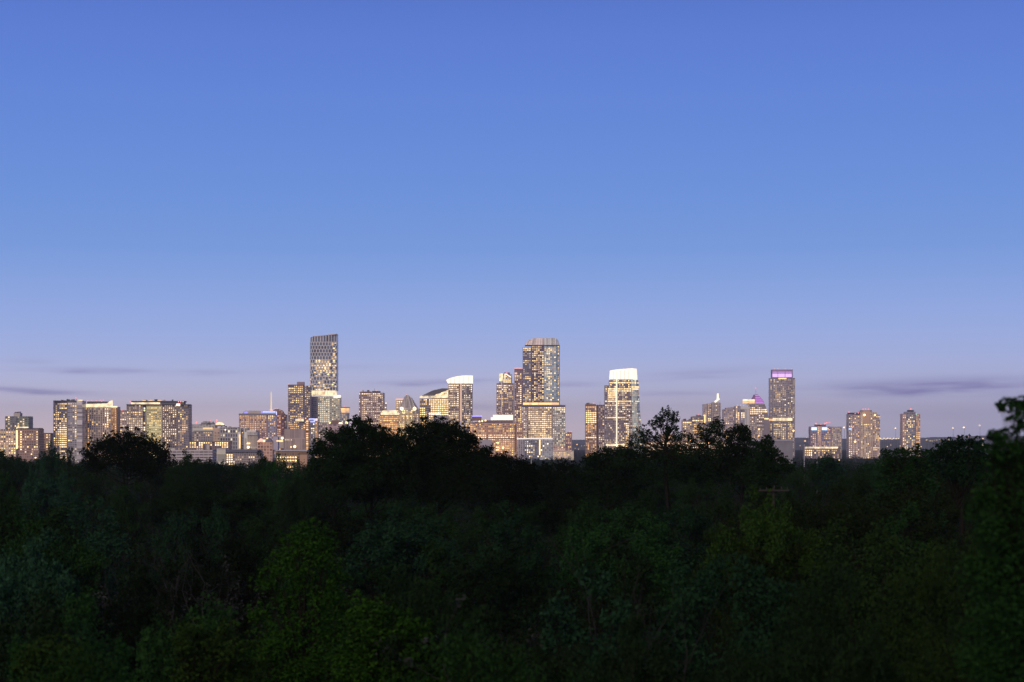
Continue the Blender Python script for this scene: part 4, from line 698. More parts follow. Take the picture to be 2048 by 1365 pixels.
for i in range(4):
    lamp_mast('street_lamp', rl.uniform(1148, 1170), rl.uniform(886, 899), 4000, 'small lamp low in the gap left of the amber tower', rl.uniform(.7, 1.2), 'lamps in the gap', HOT)

def pole(px, y0, y1, D, r, label, name='mast_pole'):
    x = (px-1024)*D/F; base = zg(D); zt = CZ+(HY-y0)*D/F
    e = empty(name, (x, D, base), label, 'pole'); h = zt-base
    V, Q = tubes([([(0, 0, 0), (0, 0, h*.6), (0, 0, h)], [r, r*.8, r*.5])]); link('pole', npmesh('pole', V, Q, [STEEL]), e)
    V, Q = tubes([([(0, 0, h), (0, 0, h+.5)], [r*.9, r*.2])]); link('pole_cap', npmesh('pole_cap', V, Q, [DARK]), e)
pole(1634, 886, 930, 700, .2, 'thin dark pole before the twin sign blocks')
pole(1608.5, 888, 930, 900, .2, 'thin grey pole under the orange street lamp')
pole(1062.5, 905, 930, 800, .22, 'thin white pole rising from trees under the dark wide slab')

def utility_pole():
    D = 102; k = D/F; x = (1547-1024)*k; z = lambda py: CZ+(HY-py)*k
    e = empty('utility_pole', (x, D, 0), 'weathered wooden utility pole with one crossarm and V braces, among dark trees at right', 'utility pole')
    V, Q = tubes([([(0, 0, 0), (0, 0, 6), (0, 0, z(976))], [.13, .1, .075])], 8); link('pole', npmesh('pole', V, Q, [WOODM]), e)
    za = z(981); link('crossarm', pymesh('crossarm', boxv(-.86, -.24, za-.05, .84, -.14, za+.045), BOXF, [WOODM]), e)
    for s in (-1, 1):
        V, Q = tubes([([(s*.34, -.26, za-.04), (s*.02, -.2, z(994))], [.022, .022])]); link('brace', npmesh('brace', V, Q, [GREYBARK]), e)
    for sx in (-.78, -.42, 0.02, .42, .76):
        V, Q = tubes([([(sx, -.18, za+.06 if sx != .02 else z(976)), (sx, -.18, za+.2 if sx != .02 else z(971))], [.032, .02])]); link('insulator', npmesh('insulator', V, Q, [pmat('porcelain_wood', lin(50, 48, 46), .5)]), e)
utility_pole()

# ------------------------------------------------------------------ trees
def leafmat(key, c1, c2):
    m = bpy.data.materials.new(key); m.use_nodes = True; MATS[key] = m
    n = NT(m.node_tree); b = m.node_tree.nodes['Principled BSDF']
    g = n.n('ShaderNodeNewGeometry'); oi = n.n('ShaderNodeObjectInfo')
    t = n.n('ShaderNodeTexCoord'); z = n.n('ShaderNodeTexNoise'); z.inputs['Scale'].default_value = .45; z.inputs['Detail'].default_value = 2; n.l(t.outputs['Object'], z.inputs['Vector'])
    f = n.m('ADD', n.m('MULTIPLY', g.outputs['Random Per Island'], .55), n.m('MULTIPLY', z.outputs[0], .5))
    c = n.mix(f, (*c1, 1), (*c2, 1))
    hs = n.n('ShaderNodeHueSaturation'); n.l(c, hs.inputs['Color']); n.l(n.m('ADD', n.m('MULTIPLY', oi.outputs['Random'], .75), .45), hs.inputs['Value']); n.l(n.m('ADD', n.m('MULTIPLY', oi.outputs['Random'], .03), .485), hs.inputs['Hue'])
    n.l(hs.outputs[0], b.inputs['Base Color']); b.inputs['Roughness'].default_value = .8; b.inputs['Specular IOR Level'].default_value = .03
    return m
LEAF = {'deep': leafmat('leaf_deep', (.006, .022, .006), (.019, .055, .013)), 'blue': leafmat('leaf_blue', (.006, .023, .012), (.018, .054, .025)),
        'yellow': leafmat('leaf_yellow', (.007, .026, .003), (.025, .064, .006)), 'olive': leafmat('leaf_olive', (.008, .021, .004), (.024, .048, .008)),
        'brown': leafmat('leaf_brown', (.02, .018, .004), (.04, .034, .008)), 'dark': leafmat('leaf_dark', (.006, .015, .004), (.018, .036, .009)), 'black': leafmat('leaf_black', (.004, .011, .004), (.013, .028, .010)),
        'grey': leafmat('leaf_grey', (.022, .026, .026), (.045, .052, .052))}

def leaf_cloud(cl, size, dens, rs, aspect=.5):
    """cl: (n,4) clump centres and radii -> leaf quads scattered through each clump"""
    P = []
    for (x, y, z, r) in cl:
        n = max(8, int(6*dens*r*r/(size*size*aspect)))
        d = rs.normal(size=(n, 3)); d /= np.linalg.norm(d, axis=1)[:, None]
        rr = r*rs.random(n)**.42*(1+.22*rs.normal(size=n)); p = d*rr[:, None]; p[:, 2] *= .8
        P.append(p+np.array([x, y, z]))
    P = np.concatenate(P); n = len(P)
    a = rs.normal(size=(n, 3)); a[:, 2] *= .6; a /= np.linalg.norm(a, axis=1)[:, None]
    h = rs.normal(size=(n, 3)); h[:, 2] += .9; b = np.cross(a, h); b /= np.linalg.norm(b, axis=1)[:, None]
    s = size*(.55+.9*rs.random(n))[:, None]
    V = np.stack([P-a*s*.5, P+b*s*aspect*.5, P+a*s*.5, P-b*s*aspect*.5], 1).reshape(-1, 3)
    return V, np.arange(4*n).reshape(-1, 4)

def limbs(base, tips, r0, fork, rs, sides=5, twigs=0):
    """trunk rising from base to fork height with limbs curving out to each tip"""
    base = np.array(base, float); top = np.array([base[0]*.5+np.mean([t[0] for t in tips])*.5, np.mean([t[1] for t in tips])*.6, fork])
    mid = (base+top)/2+np.array([rs.normal()*.2, rs.normal()*.2, 0])
    paths = [([tuple(base), tuple(mid), tuple(top)], [r0, r0*.8, r0*.62])]
    hi = max(t[2] for t in tips); apex = np.array([top[0]+rs.normal()*.3, top[1], fork+(hi-fork)*.7])
    paths.append(([tuple(top), tuple((top+apex)/2+rs.normal(size=3)*.25), tuple(apex)], [r0*.6, r0*.38, r0*.14]))
    for t in tips:
        tr = t[3]*.8 if len(t) > 3 else 1
        t = np.array(t[:3], float); q = min(1, max(0, (t[2]-fork)/(hi-fork+.01)-.25)); s = top*(1-q)+apex*q
        m1 = s*.6+t*.4+np.array([0, 0, -.12*np.linalg.norm(t-s)])+rs.normal(size=3)*.12*np.linalg.norm(t-s)*.4; rr = r0*.32*(1-.6*q)
        paths.append(([tuple(s), tuple(m1), tuple((m1+t)/2+rs.normal(size=3)*.1), tuple(t)], [rr, rr*.7, rr*.42, rr*.12]))
        for _ in range(twigs):
            e = t+rs.normal(size=3)*.7*tr; paths.append(([tuple((m1+t)/2), tuple(((m1+t)/2+e)/2+rs.normal(size=3)*.1), tuple(e)], [rr*.3, rr*.2, rr*.05]))
    return tubes(paths, sides)

PROTO = []
def make_proto(seed, shape, size=.17):
    """crown and trunk meshes of a tree about 10 m tall and 8 m wide, base at the origin"""
    rs = np.random.default_rng(seed); cl = []
    L = {'round': 17, 'tall': 16, 'broad': 19, 'loose': 14}[shape]
    A, H, zc = {'round': (3.1, 3.0, 6.2), 'tall': (2.3, 3.9, 5.7), 'broad': (3.8, 2.4, 6.6), 'loose': (3.3, 3.3, 6.0)}[shape]
    for i in range(L):
        zz = 1-1.45*(i+.5)/L; ph = i*2.39996+rs.normal()*.35; q = math.sqrt(max(0, 1-zz*zz)); f = rs.uniform(.78, 1.08)
        c = np.array([A*q*math.cos(ph)*f, A*q*math.sin(ph)*f, zc+H*zz*f]); lr = A*rs.uniform(.26, .40)
        cl.append((*c, lr*.62))
        for _ in range(9):
            d = rs.normal(size=3); d /= np.linalg.norm(d); d[2] = d[2]*.8+.2
            p = c+d*lr*rs.uniform(.55, .95); p[2] = min(p[2], 10.1); cl.append((*p, lr*rs.uniform(.26, .46)))
    n = len(cl)
    cl += [(rs.normal()*A*.3, rs.normal()*A*.3, zc+rs.normal()*H*.3, 1.2) for _ in range(9)]
    cl = np.array(cl)
    V, Q = leaf_cloud(cl, size, 1.3 if shape != 'loose' else .95, rs)
    crown = npmesh('crown', V, Q, [LEAF['deep']])
    V, Q = limbs((0, 0, 0), [c for c in cl[:n:4]], .26, 3.0, rs, 5, 1)
    trunk = npmesh('trunk', V, Q, [BARK], True)
    PROTO.append((crown, trunk))
for i, sh in enumerate(['round', 'tall', 'broad', 'loose', 'round', 'broad', 'tall']): make_proto(40+i, sh)
for i, sh in enumerate(['round', 'broad', 'loose', 'tall']): make_proto(60+i, sh, .105)

def tree(px, ytop, D, wpx, leaf, label, proto=None, name='tree', group=None, rnd=random.Random(9), base=None):
    crown, trunk = PROTO[(rnd.randrange(7) if D > 60 else 7+rnd.randrange(4)) if proto is None else proto]
    b = zg(D) if base is None else base
    ht = CZ+(HY-ytop)*D/F-b; w = wpx*D/F
    e = empty(name, ((px-1024)*D/F, D, b), label, 'tree', group)
    e.scale = (w/8, w/8, ht/10); e.rotation_euler[2] = rnd.uniform(0, 6.28)
    o = link('trunk', trunk, e); c = link('crown', crown, e)
    c.material_slots[0].link = 'OBJECT'; c.material_slots[0].material = LEAF[leaf]
    return e

def ctree(label, D, cl, leaf, trunk_px, size=.24, dens=1.5, depth=None, seed=1, name='tree', fork_y=None, twigs=1, r0=.3, fill=1.4):
    """a single tree whose crown clumps are laid out one by one: (photo x, photo y, radius in photo pixels)"""
    rs = np.random.default_rng(seed); k = D/F; b = zg(D); x0 = (trunk_px-1024)*k
    xs = [c[0] for c in cl]; wd = (max(xs)-min(xs))*k; dep = depth or max(1.0, wd*.28); C3 = []
    for (px, py, r) in cl:
        for j in range(3):
            y = rs.normal()*dep*.5 if j else rs.normal()*.2
            sc = 1 if j == 0 else .85; jx, jz = (0, 0) if j == 0 else (rs.normal()*r*.35, -abs(rs.normal())*r*.35)
            Yd = D+y; C3.append(((px+jx-1024)*Yd/F-x0, y, CZ+(HY-py+jz)*Yd/F-b, r*k*sc*1.02))
    # ragged sprays at the outline
    for (px, py, r) in cl:
        for _ in range(8):
            a = rs.uniform(-.4, math.pi+.4); q = r*rs.uniform(.85, 1.35); y = rs.normal()*dep*.3
            C3.append(((px+q*math.cos(a)-1024)*(D+y)/F-x0, y, CZ+(HY-py+q*.85*math.sin(a))*(D+y)/F-b, r*k*rs.uniform(.12, .3)))
    C3 = np.array(C3)
    e = empty(name, (x0, D, b), label, 'tree')
    V, Q = leaf_cloud(C3, size, dens*fill, rs); link('crown', npmesh('crown', V, Q, [LEAF[leaf]]), e)
    fz = CZ+(HY-fork_y)*k-b if fork_y else (min(c[2] for c in C3)*.75)
    V, Q = limbs((0, 0, 0), [c for c in C3[:len(cl)*3:2]], r0, max(2, fz), rs, 6, twigs); link('trunk', npmesh('trunk', V, Q, [BARK], True), e)
    return e

# skyline trees that stand out
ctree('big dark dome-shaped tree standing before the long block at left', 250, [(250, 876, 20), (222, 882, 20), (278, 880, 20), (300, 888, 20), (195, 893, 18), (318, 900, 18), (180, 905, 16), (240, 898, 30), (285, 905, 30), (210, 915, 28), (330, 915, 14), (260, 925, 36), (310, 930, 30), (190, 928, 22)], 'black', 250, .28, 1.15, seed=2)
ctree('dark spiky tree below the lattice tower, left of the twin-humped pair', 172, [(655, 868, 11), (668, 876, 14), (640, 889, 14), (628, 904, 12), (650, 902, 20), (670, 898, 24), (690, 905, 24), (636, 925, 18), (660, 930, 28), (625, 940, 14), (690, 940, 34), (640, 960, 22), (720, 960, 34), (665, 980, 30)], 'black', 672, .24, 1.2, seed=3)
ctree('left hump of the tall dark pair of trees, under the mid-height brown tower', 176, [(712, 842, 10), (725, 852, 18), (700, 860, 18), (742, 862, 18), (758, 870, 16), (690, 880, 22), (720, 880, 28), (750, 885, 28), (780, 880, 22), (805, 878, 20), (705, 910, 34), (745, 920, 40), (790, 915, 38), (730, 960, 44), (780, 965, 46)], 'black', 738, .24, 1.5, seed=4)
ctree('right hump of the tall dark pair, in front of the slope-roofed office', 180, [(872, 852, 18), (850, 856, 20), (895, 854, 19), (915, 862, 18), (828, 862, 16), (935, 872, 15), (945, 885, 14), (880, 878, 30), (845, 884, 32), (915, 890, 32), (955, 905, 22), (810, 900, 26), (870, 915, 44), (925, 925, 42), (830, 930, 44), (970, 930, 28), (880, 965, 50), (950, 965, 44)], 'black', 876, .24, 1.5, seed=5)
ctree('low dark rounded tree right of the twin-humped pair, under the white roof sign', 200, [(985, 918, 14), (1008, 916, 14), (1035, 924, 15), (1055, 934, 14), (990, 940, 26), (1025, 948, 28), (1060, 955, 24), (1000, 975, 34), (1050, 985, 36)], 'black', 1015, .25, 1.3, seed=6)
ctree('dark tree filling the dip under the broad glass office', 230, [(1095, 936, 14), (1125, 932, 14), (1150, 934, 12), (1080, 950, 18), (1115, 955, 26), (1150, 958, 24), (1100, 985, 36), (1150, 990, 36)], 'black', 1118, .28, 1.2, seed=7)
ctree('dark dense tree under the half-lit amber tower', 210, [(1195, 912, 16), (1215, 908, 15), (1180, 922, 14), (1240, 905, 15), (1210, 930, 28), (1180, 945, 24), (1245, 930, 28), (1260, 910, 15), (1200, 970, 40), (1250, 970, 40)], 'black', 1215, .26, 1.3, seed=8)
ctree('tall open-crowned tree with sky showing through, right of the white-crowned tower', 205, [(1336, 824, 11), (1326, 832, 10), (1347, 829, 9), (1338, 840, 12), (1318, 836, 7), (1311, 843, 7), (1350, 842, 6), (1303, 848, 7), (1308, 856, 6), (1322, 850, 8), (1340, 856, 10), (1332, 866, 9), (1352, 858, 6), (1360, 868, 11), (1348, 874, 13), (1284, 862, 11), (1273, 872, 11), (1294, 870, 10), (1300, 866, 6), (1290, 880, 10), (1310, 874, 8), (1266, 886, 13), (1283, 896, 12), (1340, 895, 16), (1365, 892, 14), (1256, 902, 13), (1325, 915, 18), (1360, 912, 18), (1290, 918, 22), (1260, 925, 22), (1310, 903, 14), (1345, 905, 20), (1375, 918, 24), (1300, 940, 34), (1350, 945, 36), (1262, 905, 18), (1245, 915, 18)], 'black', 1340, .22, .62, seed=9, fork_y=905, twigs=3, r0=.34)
ctree('dark tree with gappy branches between the open-crowned tree and the fin-topped tower', 210, [(1434, 842, 9), (1428, 852, 10), (1442, 851, 9), (1420, 860, 11), (1436, 864, 12), (1447, 870, 9), (1403, 856, 9), (1400, 868, 10), (1412, 872, 11), (1388, 880, 10), (1376, 872, 7), (1425, 880, 12), (1400, 890, 13), (1440, 888, 13), (1380, 900, 13), (1415, 905, 18), (1445, 910, 18), (1390, 920, 24), (1430, 930, 30), (1400, 908, 18), (1440, 902, 18), (1390, 945, 32), (1440, 950, 34)], 'black', 1418, .22, .75, seed=10, fork_y=915, twigs=3, r0=.3)
ctree('rounded green tree standing before the white-framed condominium', 200, [(1478, 857, 12), (1466, 864, 11), (1490, 862, 11), (1460, 876, 13), (1482, 874, 16), (1493, 878, 11), (1470, 892, 18), (1490, 896, 16), (1455, 900, 14), (1475, 915, 24), (1500, 915, 20), (1450, 925, 26), (1485, 940, 34), (1515, 935, 26)], 'black', 1478, .23, 1.2, seed=11, twigs=2)
ctree('pointed dark evergreen in front of the grey concrete box', 190, [(1535, 874, 5), (1531, 882, 8), (1540, 886, 8), (1526, 892, 10), (1542, 898, 12), (1518, 890, 8), (1508, 886, 9), (1515, 902, 14), (1535, 910, 16), (1552, 908, 10), (1562, 918, 10), (1520, 925, 22), (1550, 930, 20), (1575, 935, 14), (1535, 955, 30), (1500, 940, 24)], 'black', 1533, .23, 1.3, seed=12, name='evergreen_tree')
ctree('bluish feathery conifer under the twin sign blocks', 260, [(1655, 920, 12), (1645, 928, 13), (1666, 929, 12), (1655, 942, 20), (1636, 944, 14), (1676, 946, 14), (1655, 965, 26)], 'blue', 1655, .3, 1.1, seed=13, name='conifer_tree')
ctree('tree with spiky twig tips before the broad ribbed tower and slim tower', 150, [(1768, 903, 5), (1778, 906, 6), (1790, 905, 6), (1800, 900, 6), (1808, 907, 8), (1822, 902, 5), (1834, 893, 5), (1835, 903, 8), (1850, 906, 7), (1862, 904, 6), (1780, 918, 14), (1805, 920, 16), (1835, 918, 16), (1860, 918, 14), (1770, 935, 20), (1810, 940, 26), (1850, 938, 26), (1790, 965, 30), (1840, 965, 30)], 'deep', 1815, .2, 1.1, seed=14, twigs=3)
ctree('bluish rounded tree left of the near dark tree at the right edge', 120, [(1905, 886, 12), (1890, 892, 13), (1920, 886, 13), (1940, 884, 13), (1955, 890, 14), (1880, 902, 16), (1905, 905, 22), (1935, 905, 24), (1960, 910, 20), (1890, 930, 28), (1930, 935, 32), (1960, 940, 28)], 'blue', 1922, .19, 1.3, seed=15)
ctree('near leafy tree leaning into the frame at the right edge, its top against the sky', 30, [(2008, 808, 9), (1999, 812, 6), (2020, 806, 8), (2035, 808, 11), (2046, 804, 12), (2005, 820, 5), (2028, 822, 9), (2045, 826, 14), (2056, 815, 16), (2020, 838, 7), (2036, 845, 10), (2052, 848, 14), (2030, 862, 7), (2010, 866, 8), (2000, 872, 10), (1988, 868, 7), (1982, 876, 7), (1992, 884, 13), (2016, 884, 16), (2044, 884, 20), (1980, 900, 13), (2008, 906, 24), (2045, 912, 32), (1985, 928, 20), (2020, 945, 38), (2060, 950, 40),
    (1990, 985, 36), (2040, 1010, 56), (1985, 1050, 44), (2030, 1090, 60), (2075, 1060, 60), (1990, 1140, 56), (2050, 1170, 70), (2000, 1230, 66), (2060, 1270, 70), (1995, 1320, 70), (2060, 1360, 70)], 'deep', 2065, .075, 1.1, seed=16, depth=.45, r0=.07, fill=1.25)
# canopy along the left and middle skyline
tree(20, 897, 300, 120, 'blue', 'bluish tree touching the left edge of the photo under the pale low block')
tree(95, 889, 260, 90, 'blue', 'bluish-green tree with lamps behind it, under the green-winged tower', 0)
tree(140, 896, 290, 90, 'deep', 'green tree left of the dome-shaped tree, under the pale-edged tower')
tree(370, 903, 280, 110, 'deep', 'green tree right of the dome-shaped tree, under the yellow-windowed school')
tree(440, 908, 270, 120, 'blue', 'bluish tree below the beige windowless cube')
tree(520, 907, 240, 110, 'deep', 'dark tree below the pale ribbed hall')
tree(565, 895, 230, 80, 'deep', 'loose thin-leaved tree in front of the nearest brown office block', 3)
tree(600, 945, 210, 90, 'black', 'dark low tree right below the two lit office bands')
tree(1600, 918, 260, 90, 'deep', 'dark green tree right of the grey concrete box')
tree(1720, 925, 240, 110, 'deep', 'green tree below the broad ribbed tower')
tree(1550, 989, 94, 250, 'olive', 'olive tree hiding all but the top of the utility pole', 5)
tree(1760, 912, 300, 70, 'blue', 'smaller blue-green tree right below the broad ribbed tower')

# rows of the wood below the skyline
MARKS = [(-10, 'the left edge of the photo'), (55, 'the brown slab block'), (135, 'the pale-edged tower'), (200, 'the cream-corniced tower'), (260, 'the dome-shaped tree'), (335, 'the long dark-roofed block'), (430, 'the yellow dome'), (525, 'the blue-lit hotel'), (590, 'the golden-topped tower'), (648, 'the lattice tower'),
         (743, 'the mid-height brown tower'), (816, 'the pointed tower'), (880, 'the slope-roofed office'), (930, 'the curved white crown'), (1005, 'the white roof sign'), (1084, 'the tallest tower'), (1140, 'the cream hall'), (1190, 'the amber tower'), (1245, 'the white-crowned tower'), (1335, 'the open-crowned tree'), (1390, 'the terrace office'),
         (1425, 'the fin-topped tower'), (1485, 'the white-framed condominium'), (1518, 'the purple sail'), (1565, 'the violet crown'), (1645, 'the twin sign blocks'), (1728, 'the broad ribbed tower'), (1822, 'the lone slim tower'), (1930, 'the three mast lights'), (2040, 'the right edge of the photo')]
RN = random.Random(77)
TONE = {'deep': 'dark green', 'blue': 'bluish green', 'yellow': 'fresh yellow-green', 'olive': 'olive green', 'brown': 'brownish', 'black': 'blackish green', 'dark': 'very dark olive', 'grey': 'greyish'}
def row(D, y, n, w, rowname, pal, jit=14, skip=(), x0=-60, x1=2110):
    used = set()
    for i in range(n):
        px = x0+(i+.5)*(x1-x0)/n+RN.uniform(-.25, .25)*(x1-x0)/n
        if any(a < px < b for a, b in skip): continue
        mk = sorted((m for m in MARKS if m[1] not in used), key=lambda m: abs(m[0]-px))[0]; used.add(mk[1])
        lf = RN.choice(pal(px)); dd = D*RN.uniform(.93, 1.07)
        tree(px, y(px)+RN.uniform(-jit, jit), dd, w*RN.uniform(.8, 1.25), lf, f'{TONE[lf]} tree, {rowname} row of the wood, below {mk[1]}', rnd=RN)
lerp = lambda xs, ys: (lambda p: float(np.interp(p, xs, ys)))
palm = lambda p: (['deep', 'blue', 'deep', 'blue', 'black'] if p < 1450 else ['dark', 'olive', 'dark', 'black', 'deep'])
row(330, lerp([0, 600, 1000, 1100, 1180, 1250, 1480, 1590, 1700, 1850, 2048], [905, 916, 914, 932, 918, 902, 898, 918, 920, 902, 893]), 20, 110, 'farthest', lambda p: ['black', 'deep', 'blue'], 8, skip=[(1600, 1690), (555, 612), (1050, 1180)])
row(215, lerp([0, 300, 600, 800, 1000, 1100, 1250, 1500, 1700, 2048], [940, 945, 965, 985, 950, 960, 935, 940, 948, 925]), 17, 160, 'seventh', lambda p: (['blue', 'deep'] if p < 350 else ['black', 'deep', 'deep'] if p < 1300 else ['deep', 'olive']), 10)
row(150, lerp([0, 300, 600, 900, 1200, 1450, 2048], [985, 1000, 1025, 1015, 1005, 985, 965]), 13, 210, 'sixth', palm, 12)
row(112, lerp([0, 400, 700, 1000, 1300, 1550, 2048], [1035, 1055, 1045, 1020, 1040, 1010, 985]), 11, 260, 'fifth', palm, 14)
row(84, lerp([0, 400, 700, 1000, 1300, 1550, 2048], [1090, 1100, 1105, 1085, 1080, 1045, 1010]), 9, 320, 'fourth', palm, 16, skip=[(500, 700)])
row(64, lerp([0, 400, 700, 1000, 1300, 1500, 2048], [1150, 1160, 1160, 1140, 1130, 1095, 1040]), 8, 380, 'third', palm, 18, skip=[(400, 800)])
row(50, lerp([0, 400, 700, 1000, 1300, 1500, 2048], [1225, 1230, 1220, 1200, 1195, 1150, 1040]), 7, 440, 'second', palm, 20, skip=[(300, 860)])
row(39, lerp([0, 400, 700, 1000, 1300, 1500, 1900], [1310, 1300, 1290, 1275, 1255, 1190, 1030]), 6, 520, 'nearest', palm, 20, skip=[(260, 900)])
# the bright trees in the lower left
ctree('bright yellow-green tree rising highest in the lower left wood', 76, [(610, 1052, 18), (640, 1065, 20), (590, 1075, 22), (655, 1085, 22), (615, 1095, 30), (575, 1110, 26), (650, 1120, 32), (550, 1130, 20), (600, 1145, 36), (670, 1155, 26), (530, 1165, 24), (640, 1185, 40), (570, 1190, 30), (690, 1210, 34), (620, 1235, 44), (710, 1240, 30), (520, 1230, 24), (670, 1270, 40), (590, 1270, 44), (540, 1280, 34), (720, 1300, 44), (640, 1320, 50), (570, 1330, 46), (510, 1320, 36), (700, 1360, 50), (610, 1385, 54), (530, 1380, 46), (680, 1420, 60)], 'yellow', 615, .15, .8, seed=21, twigs=2)
ctree('low olive-green tree just left of the brightest tree, at the bottom edge', 58, [(385, 1260, 24), (410, 1280, 30), (375, 1295, 26), (430, 1300, 34), (360, 1285, 14), (455, 1265, 24), (400, 1330, 40), (450, 1345, 40), (480, 1290, 28), (370, 1350, 32), (430, 1375, 44), (480, 1360, 44), (500, 1330, 30), (390, 1400, 44), (460, 1410, 50)], 'olive', 420, .13, .8, seed=22, twigs=2)
ctree('small yellow-green tree in the lower left corner', 48, [(80, 1300, 24), (120, 1290, 26), (60, 1325, 30), (150, 1315, 30), (105, 1335, 36), (180, 1335, 24), (70, 1360, 40), (150, 1360, 40)], 'olive', 110, .12, .8, seed=23)
ctree('dull green tree just right of the brightest yellow-green tree, at the bottom edge', 60, [(740, 1215, 26), (770, 1225, 30), (720, 1240, 30), (800, 1250, 30), (750, 1265, 40), (790, 1290, 40), (730, 1300, 40), (760, 1340, 50), (830, 1300, 34), (840, 1260, 26), (860, 1330, 40), (800, 1370, 54), (720, 1380, 54), (880, 1380, 50), (700, 1330, 40)], 'yellow', 760, .14, .8, seed=24)

def bare_tree(px, ytop, D, wpx, label, seed, mat=GREYBARK, lean=0.0, leaves=0):
    rs = np.random.default_rng(seed); k = D/F; b = zg(D); H = CZ+(HY-ytop)*k-b; Wd = wpx*k
    e = empty('bare_tree', ((px-1024)*k, D, b), label, 'tree'); paths = []
    def grow(p, d, L, r, lev):
        pts = [p]; q = p; dd = d
        for i in range(3):
            dd = dd+rs.normal(size=3)*.18; dd[2] += .06; dd /= np.linalg.norm(dd); q = q+dd*L/3; pts.append(q)
        paths.append(([tuple(x) for x in pts], [r, r*.85, r*.7, r*.55]))
        if lev == 0: return
        for i in range(3 if lev > 2 else 2):
            s = pts[rs.integers(1, 4)] if i else pts[3]
            nd = dd+rs.normal(size=3)*np.array([.75*Wd/H*1.6, .5, .4]); nd[2] = max(nd[2], .05); nd /= np.linalg.norm(nd)
            grow(s, nd, L*rs.uniform(.62, .82), r*.56, lev-1)
    grow(np.zeros(3), np.array([lean, 0, 1.0]), H*.36, H*.011+.02, 5)
    zmax = max(p[2] for pp, _ in paths for p in pp); f = H/zmax
    paths = [([(x*f, y*f, z*f) for x, y, z in pp], rr) for pp, rr in paths]
    V, Q = tubes(paths, 5); link('branches', npmesh('branches', V, Q, [mat], True), e)
    if leaves:
        tips = [(*pp[-1], .3) for pp, _ in paths[-len(paths)//3:]]
        V, Q = leaf_cloud(np.array(tips), .16, leaves, rs); link('crown', npmesh('crown', V, Q, [LEAF['grey']]), e)
bare_tree(1240, 1040, 76, 150, 'bare grey tree with one pale crooked limb, below the white-crowned tower', 31)
bare_tree(1160, 1115, 70, 130, 'bare grey branches spreading low, under the amber tower', 32)
bare_tree(335, 1070, 95, 170, 'bare grey-twigged tree left of the brightest tree', 33, leaves=.25)
bare_tree(425, 1085, 98, 110, 'smaller bare tree with an upright pale stem, left of the brightest tree', 34, leaves=.2)
bare_tree(1945, 851, 112, 60, 'bare twiggy shrub against the sky, left of the near tree at right', 35, BARK)
bare_tree(1215, 1165, 62, 120, 'bare fallen-looking pale limb low in the middle of the wood', 36, lean=.5)
bare_tree(1010, 1190, 60, 150, 'greyish bare-twigged tree low in the middle, under the white roof sign', 37, leaves=.35)

# low scrub on the floor of the wood
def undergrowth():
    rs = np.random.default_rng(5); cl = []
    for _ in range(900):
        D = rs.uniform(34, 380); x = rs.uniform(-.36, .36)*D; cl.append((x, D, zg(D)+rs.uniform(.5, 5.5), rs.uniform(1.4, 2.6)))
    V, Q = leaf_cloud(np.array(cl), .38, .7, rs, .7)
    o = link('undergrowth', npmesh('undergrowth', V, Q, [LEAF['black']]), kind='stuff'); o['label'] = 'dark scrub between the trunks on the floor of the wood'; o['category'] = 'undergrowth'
undergrowth()
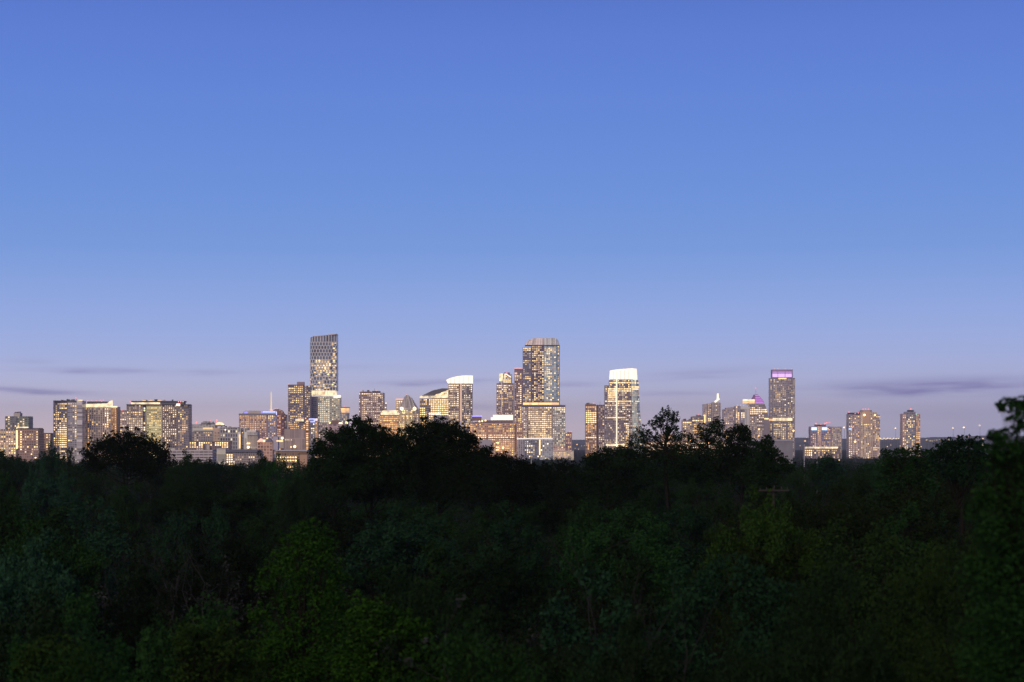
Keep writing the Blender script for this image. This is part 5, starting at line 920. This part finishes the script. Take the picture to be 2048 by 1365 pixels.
# the far wood between the near trees and the city, one mass
def far_wood():
    rs = np.random.default_rng(12); cl = []
    for D0, D1, n, h in ((380, 600, 150, 11), (600, 1000, 230, 10.5), (1000, 1700, 300, 10), (1700, 2500, 330, 9.5), (2500, 3300, 330, 8)):
        for _ in range(n):
            D = rs.uniform(D0, D1); x = rs.uniform(-.36, .36)*D; hh = h*rs.uniform(.7, 1.15); r = rs.uniform(3.2, 5.2)*(1+D/4000)
            for _ in range(3): cl.append((x+rs.normal()*r*.5, D+rs.normal()*r*.5, zg(D)+hh-r*.8+rs.normal()*r*.25, r*.75))
    parts = [leaf_cloud(np.array([c for c in cl if a <= c[1] < b]), s, .9, rs, .8) for a, b, s in ((0, 700, .5), (700, 1500, .9), (1500, 9000, 1.6))]
    V = np.concatenate([p[0] for p in parts]); off = np.cumsum([0]+[len(p[0]) for p in parts[:-1]]); Q = np.concatenate([p[1]+o for p, o in zip(parts, off)])
    o = link('far_wood', npmesh('far_wood', V, Q, [LEAF['deep']]), kind='stuff'); o['label'] = 'grey hazy mass of tree tops between the near wood and the city'; o['category'] = 'wood'
far_wood()

# pieces that belong to a part hang from that part
OWNER = {'sign_lettering': 'sign_panel', 'sign_panel': 'sign_frame', 'crown_mullion': 'crown', 'crown_sill': 'crown', 'crown_light': 'crown_wall', 'waist_column': 'lit_waist', 'sail_stripe': 'sail_peak',
         'terrace_light': 'terrace_floor', 'round_light_centre': 'round_light', 'lamp_head': 'lamp_arm', 'dome_base': 'dome', 'cornice_step': 'cornice', 'service_window': 'service_block', 'annex_window': 'grey_annex', 'lounge_roof': 'lounge', 'bay_parapet': 'lit_bay', 'curved_wall_light': 'curved_wall'}
used_ = set()
for o in list(C.objects):
    st = o.name.split('.')[0]
    if o.parent is not None and st in OWNER:
        cand = [c for c in o.parent.children if c.name.split('.')[0] == OWNER[st]]
        if cand:
            if st in ('round_light_centre', 'sign_lettering'): cand = [c for c in cand if c.name not in used_] or cand
            used_.add(cand[0].name); o.parent = cand[0]

# ------------------------------------------------------------------ haze: one closed box of even air
def haze():
    me = pymesh('haze', boxv(-6100, -600, -18, 6100, 14100, 300), [tuple(reversed(f)) for f in BOXF][:0] or BOXF, [])
    m = bpy.data.materials.new('haze_air'); m.use_nodes = True; n = NT(m.node_tree); n.t.nodes.clear()
    pv = n.n('ShaderNodeVolumePrincipled'); pv.inputs['Color'].default_value = (.86, .85, .92, 1); pv.inputs['Density'].default_value = 6e-5; pv.inputs['Anisotropy'].default_value = .2
    out = n.n('ShaderNodeOutputMaterial'); n.l(pv.outputs[0], out.inputs['Volume'])
    me.materials.append(m); bm = bmesh.new(); bm.from_mesh(me); bmesh.ops.recalc_face_normals(bm, faces=bm.faces); bm.to_mesh(me); bm.free()
    o = link('haze', me, kind='stuff'); o['label'] = 'thin bluish evening haze softening the far city and hills'; o['category'] = 'haze'
haze()
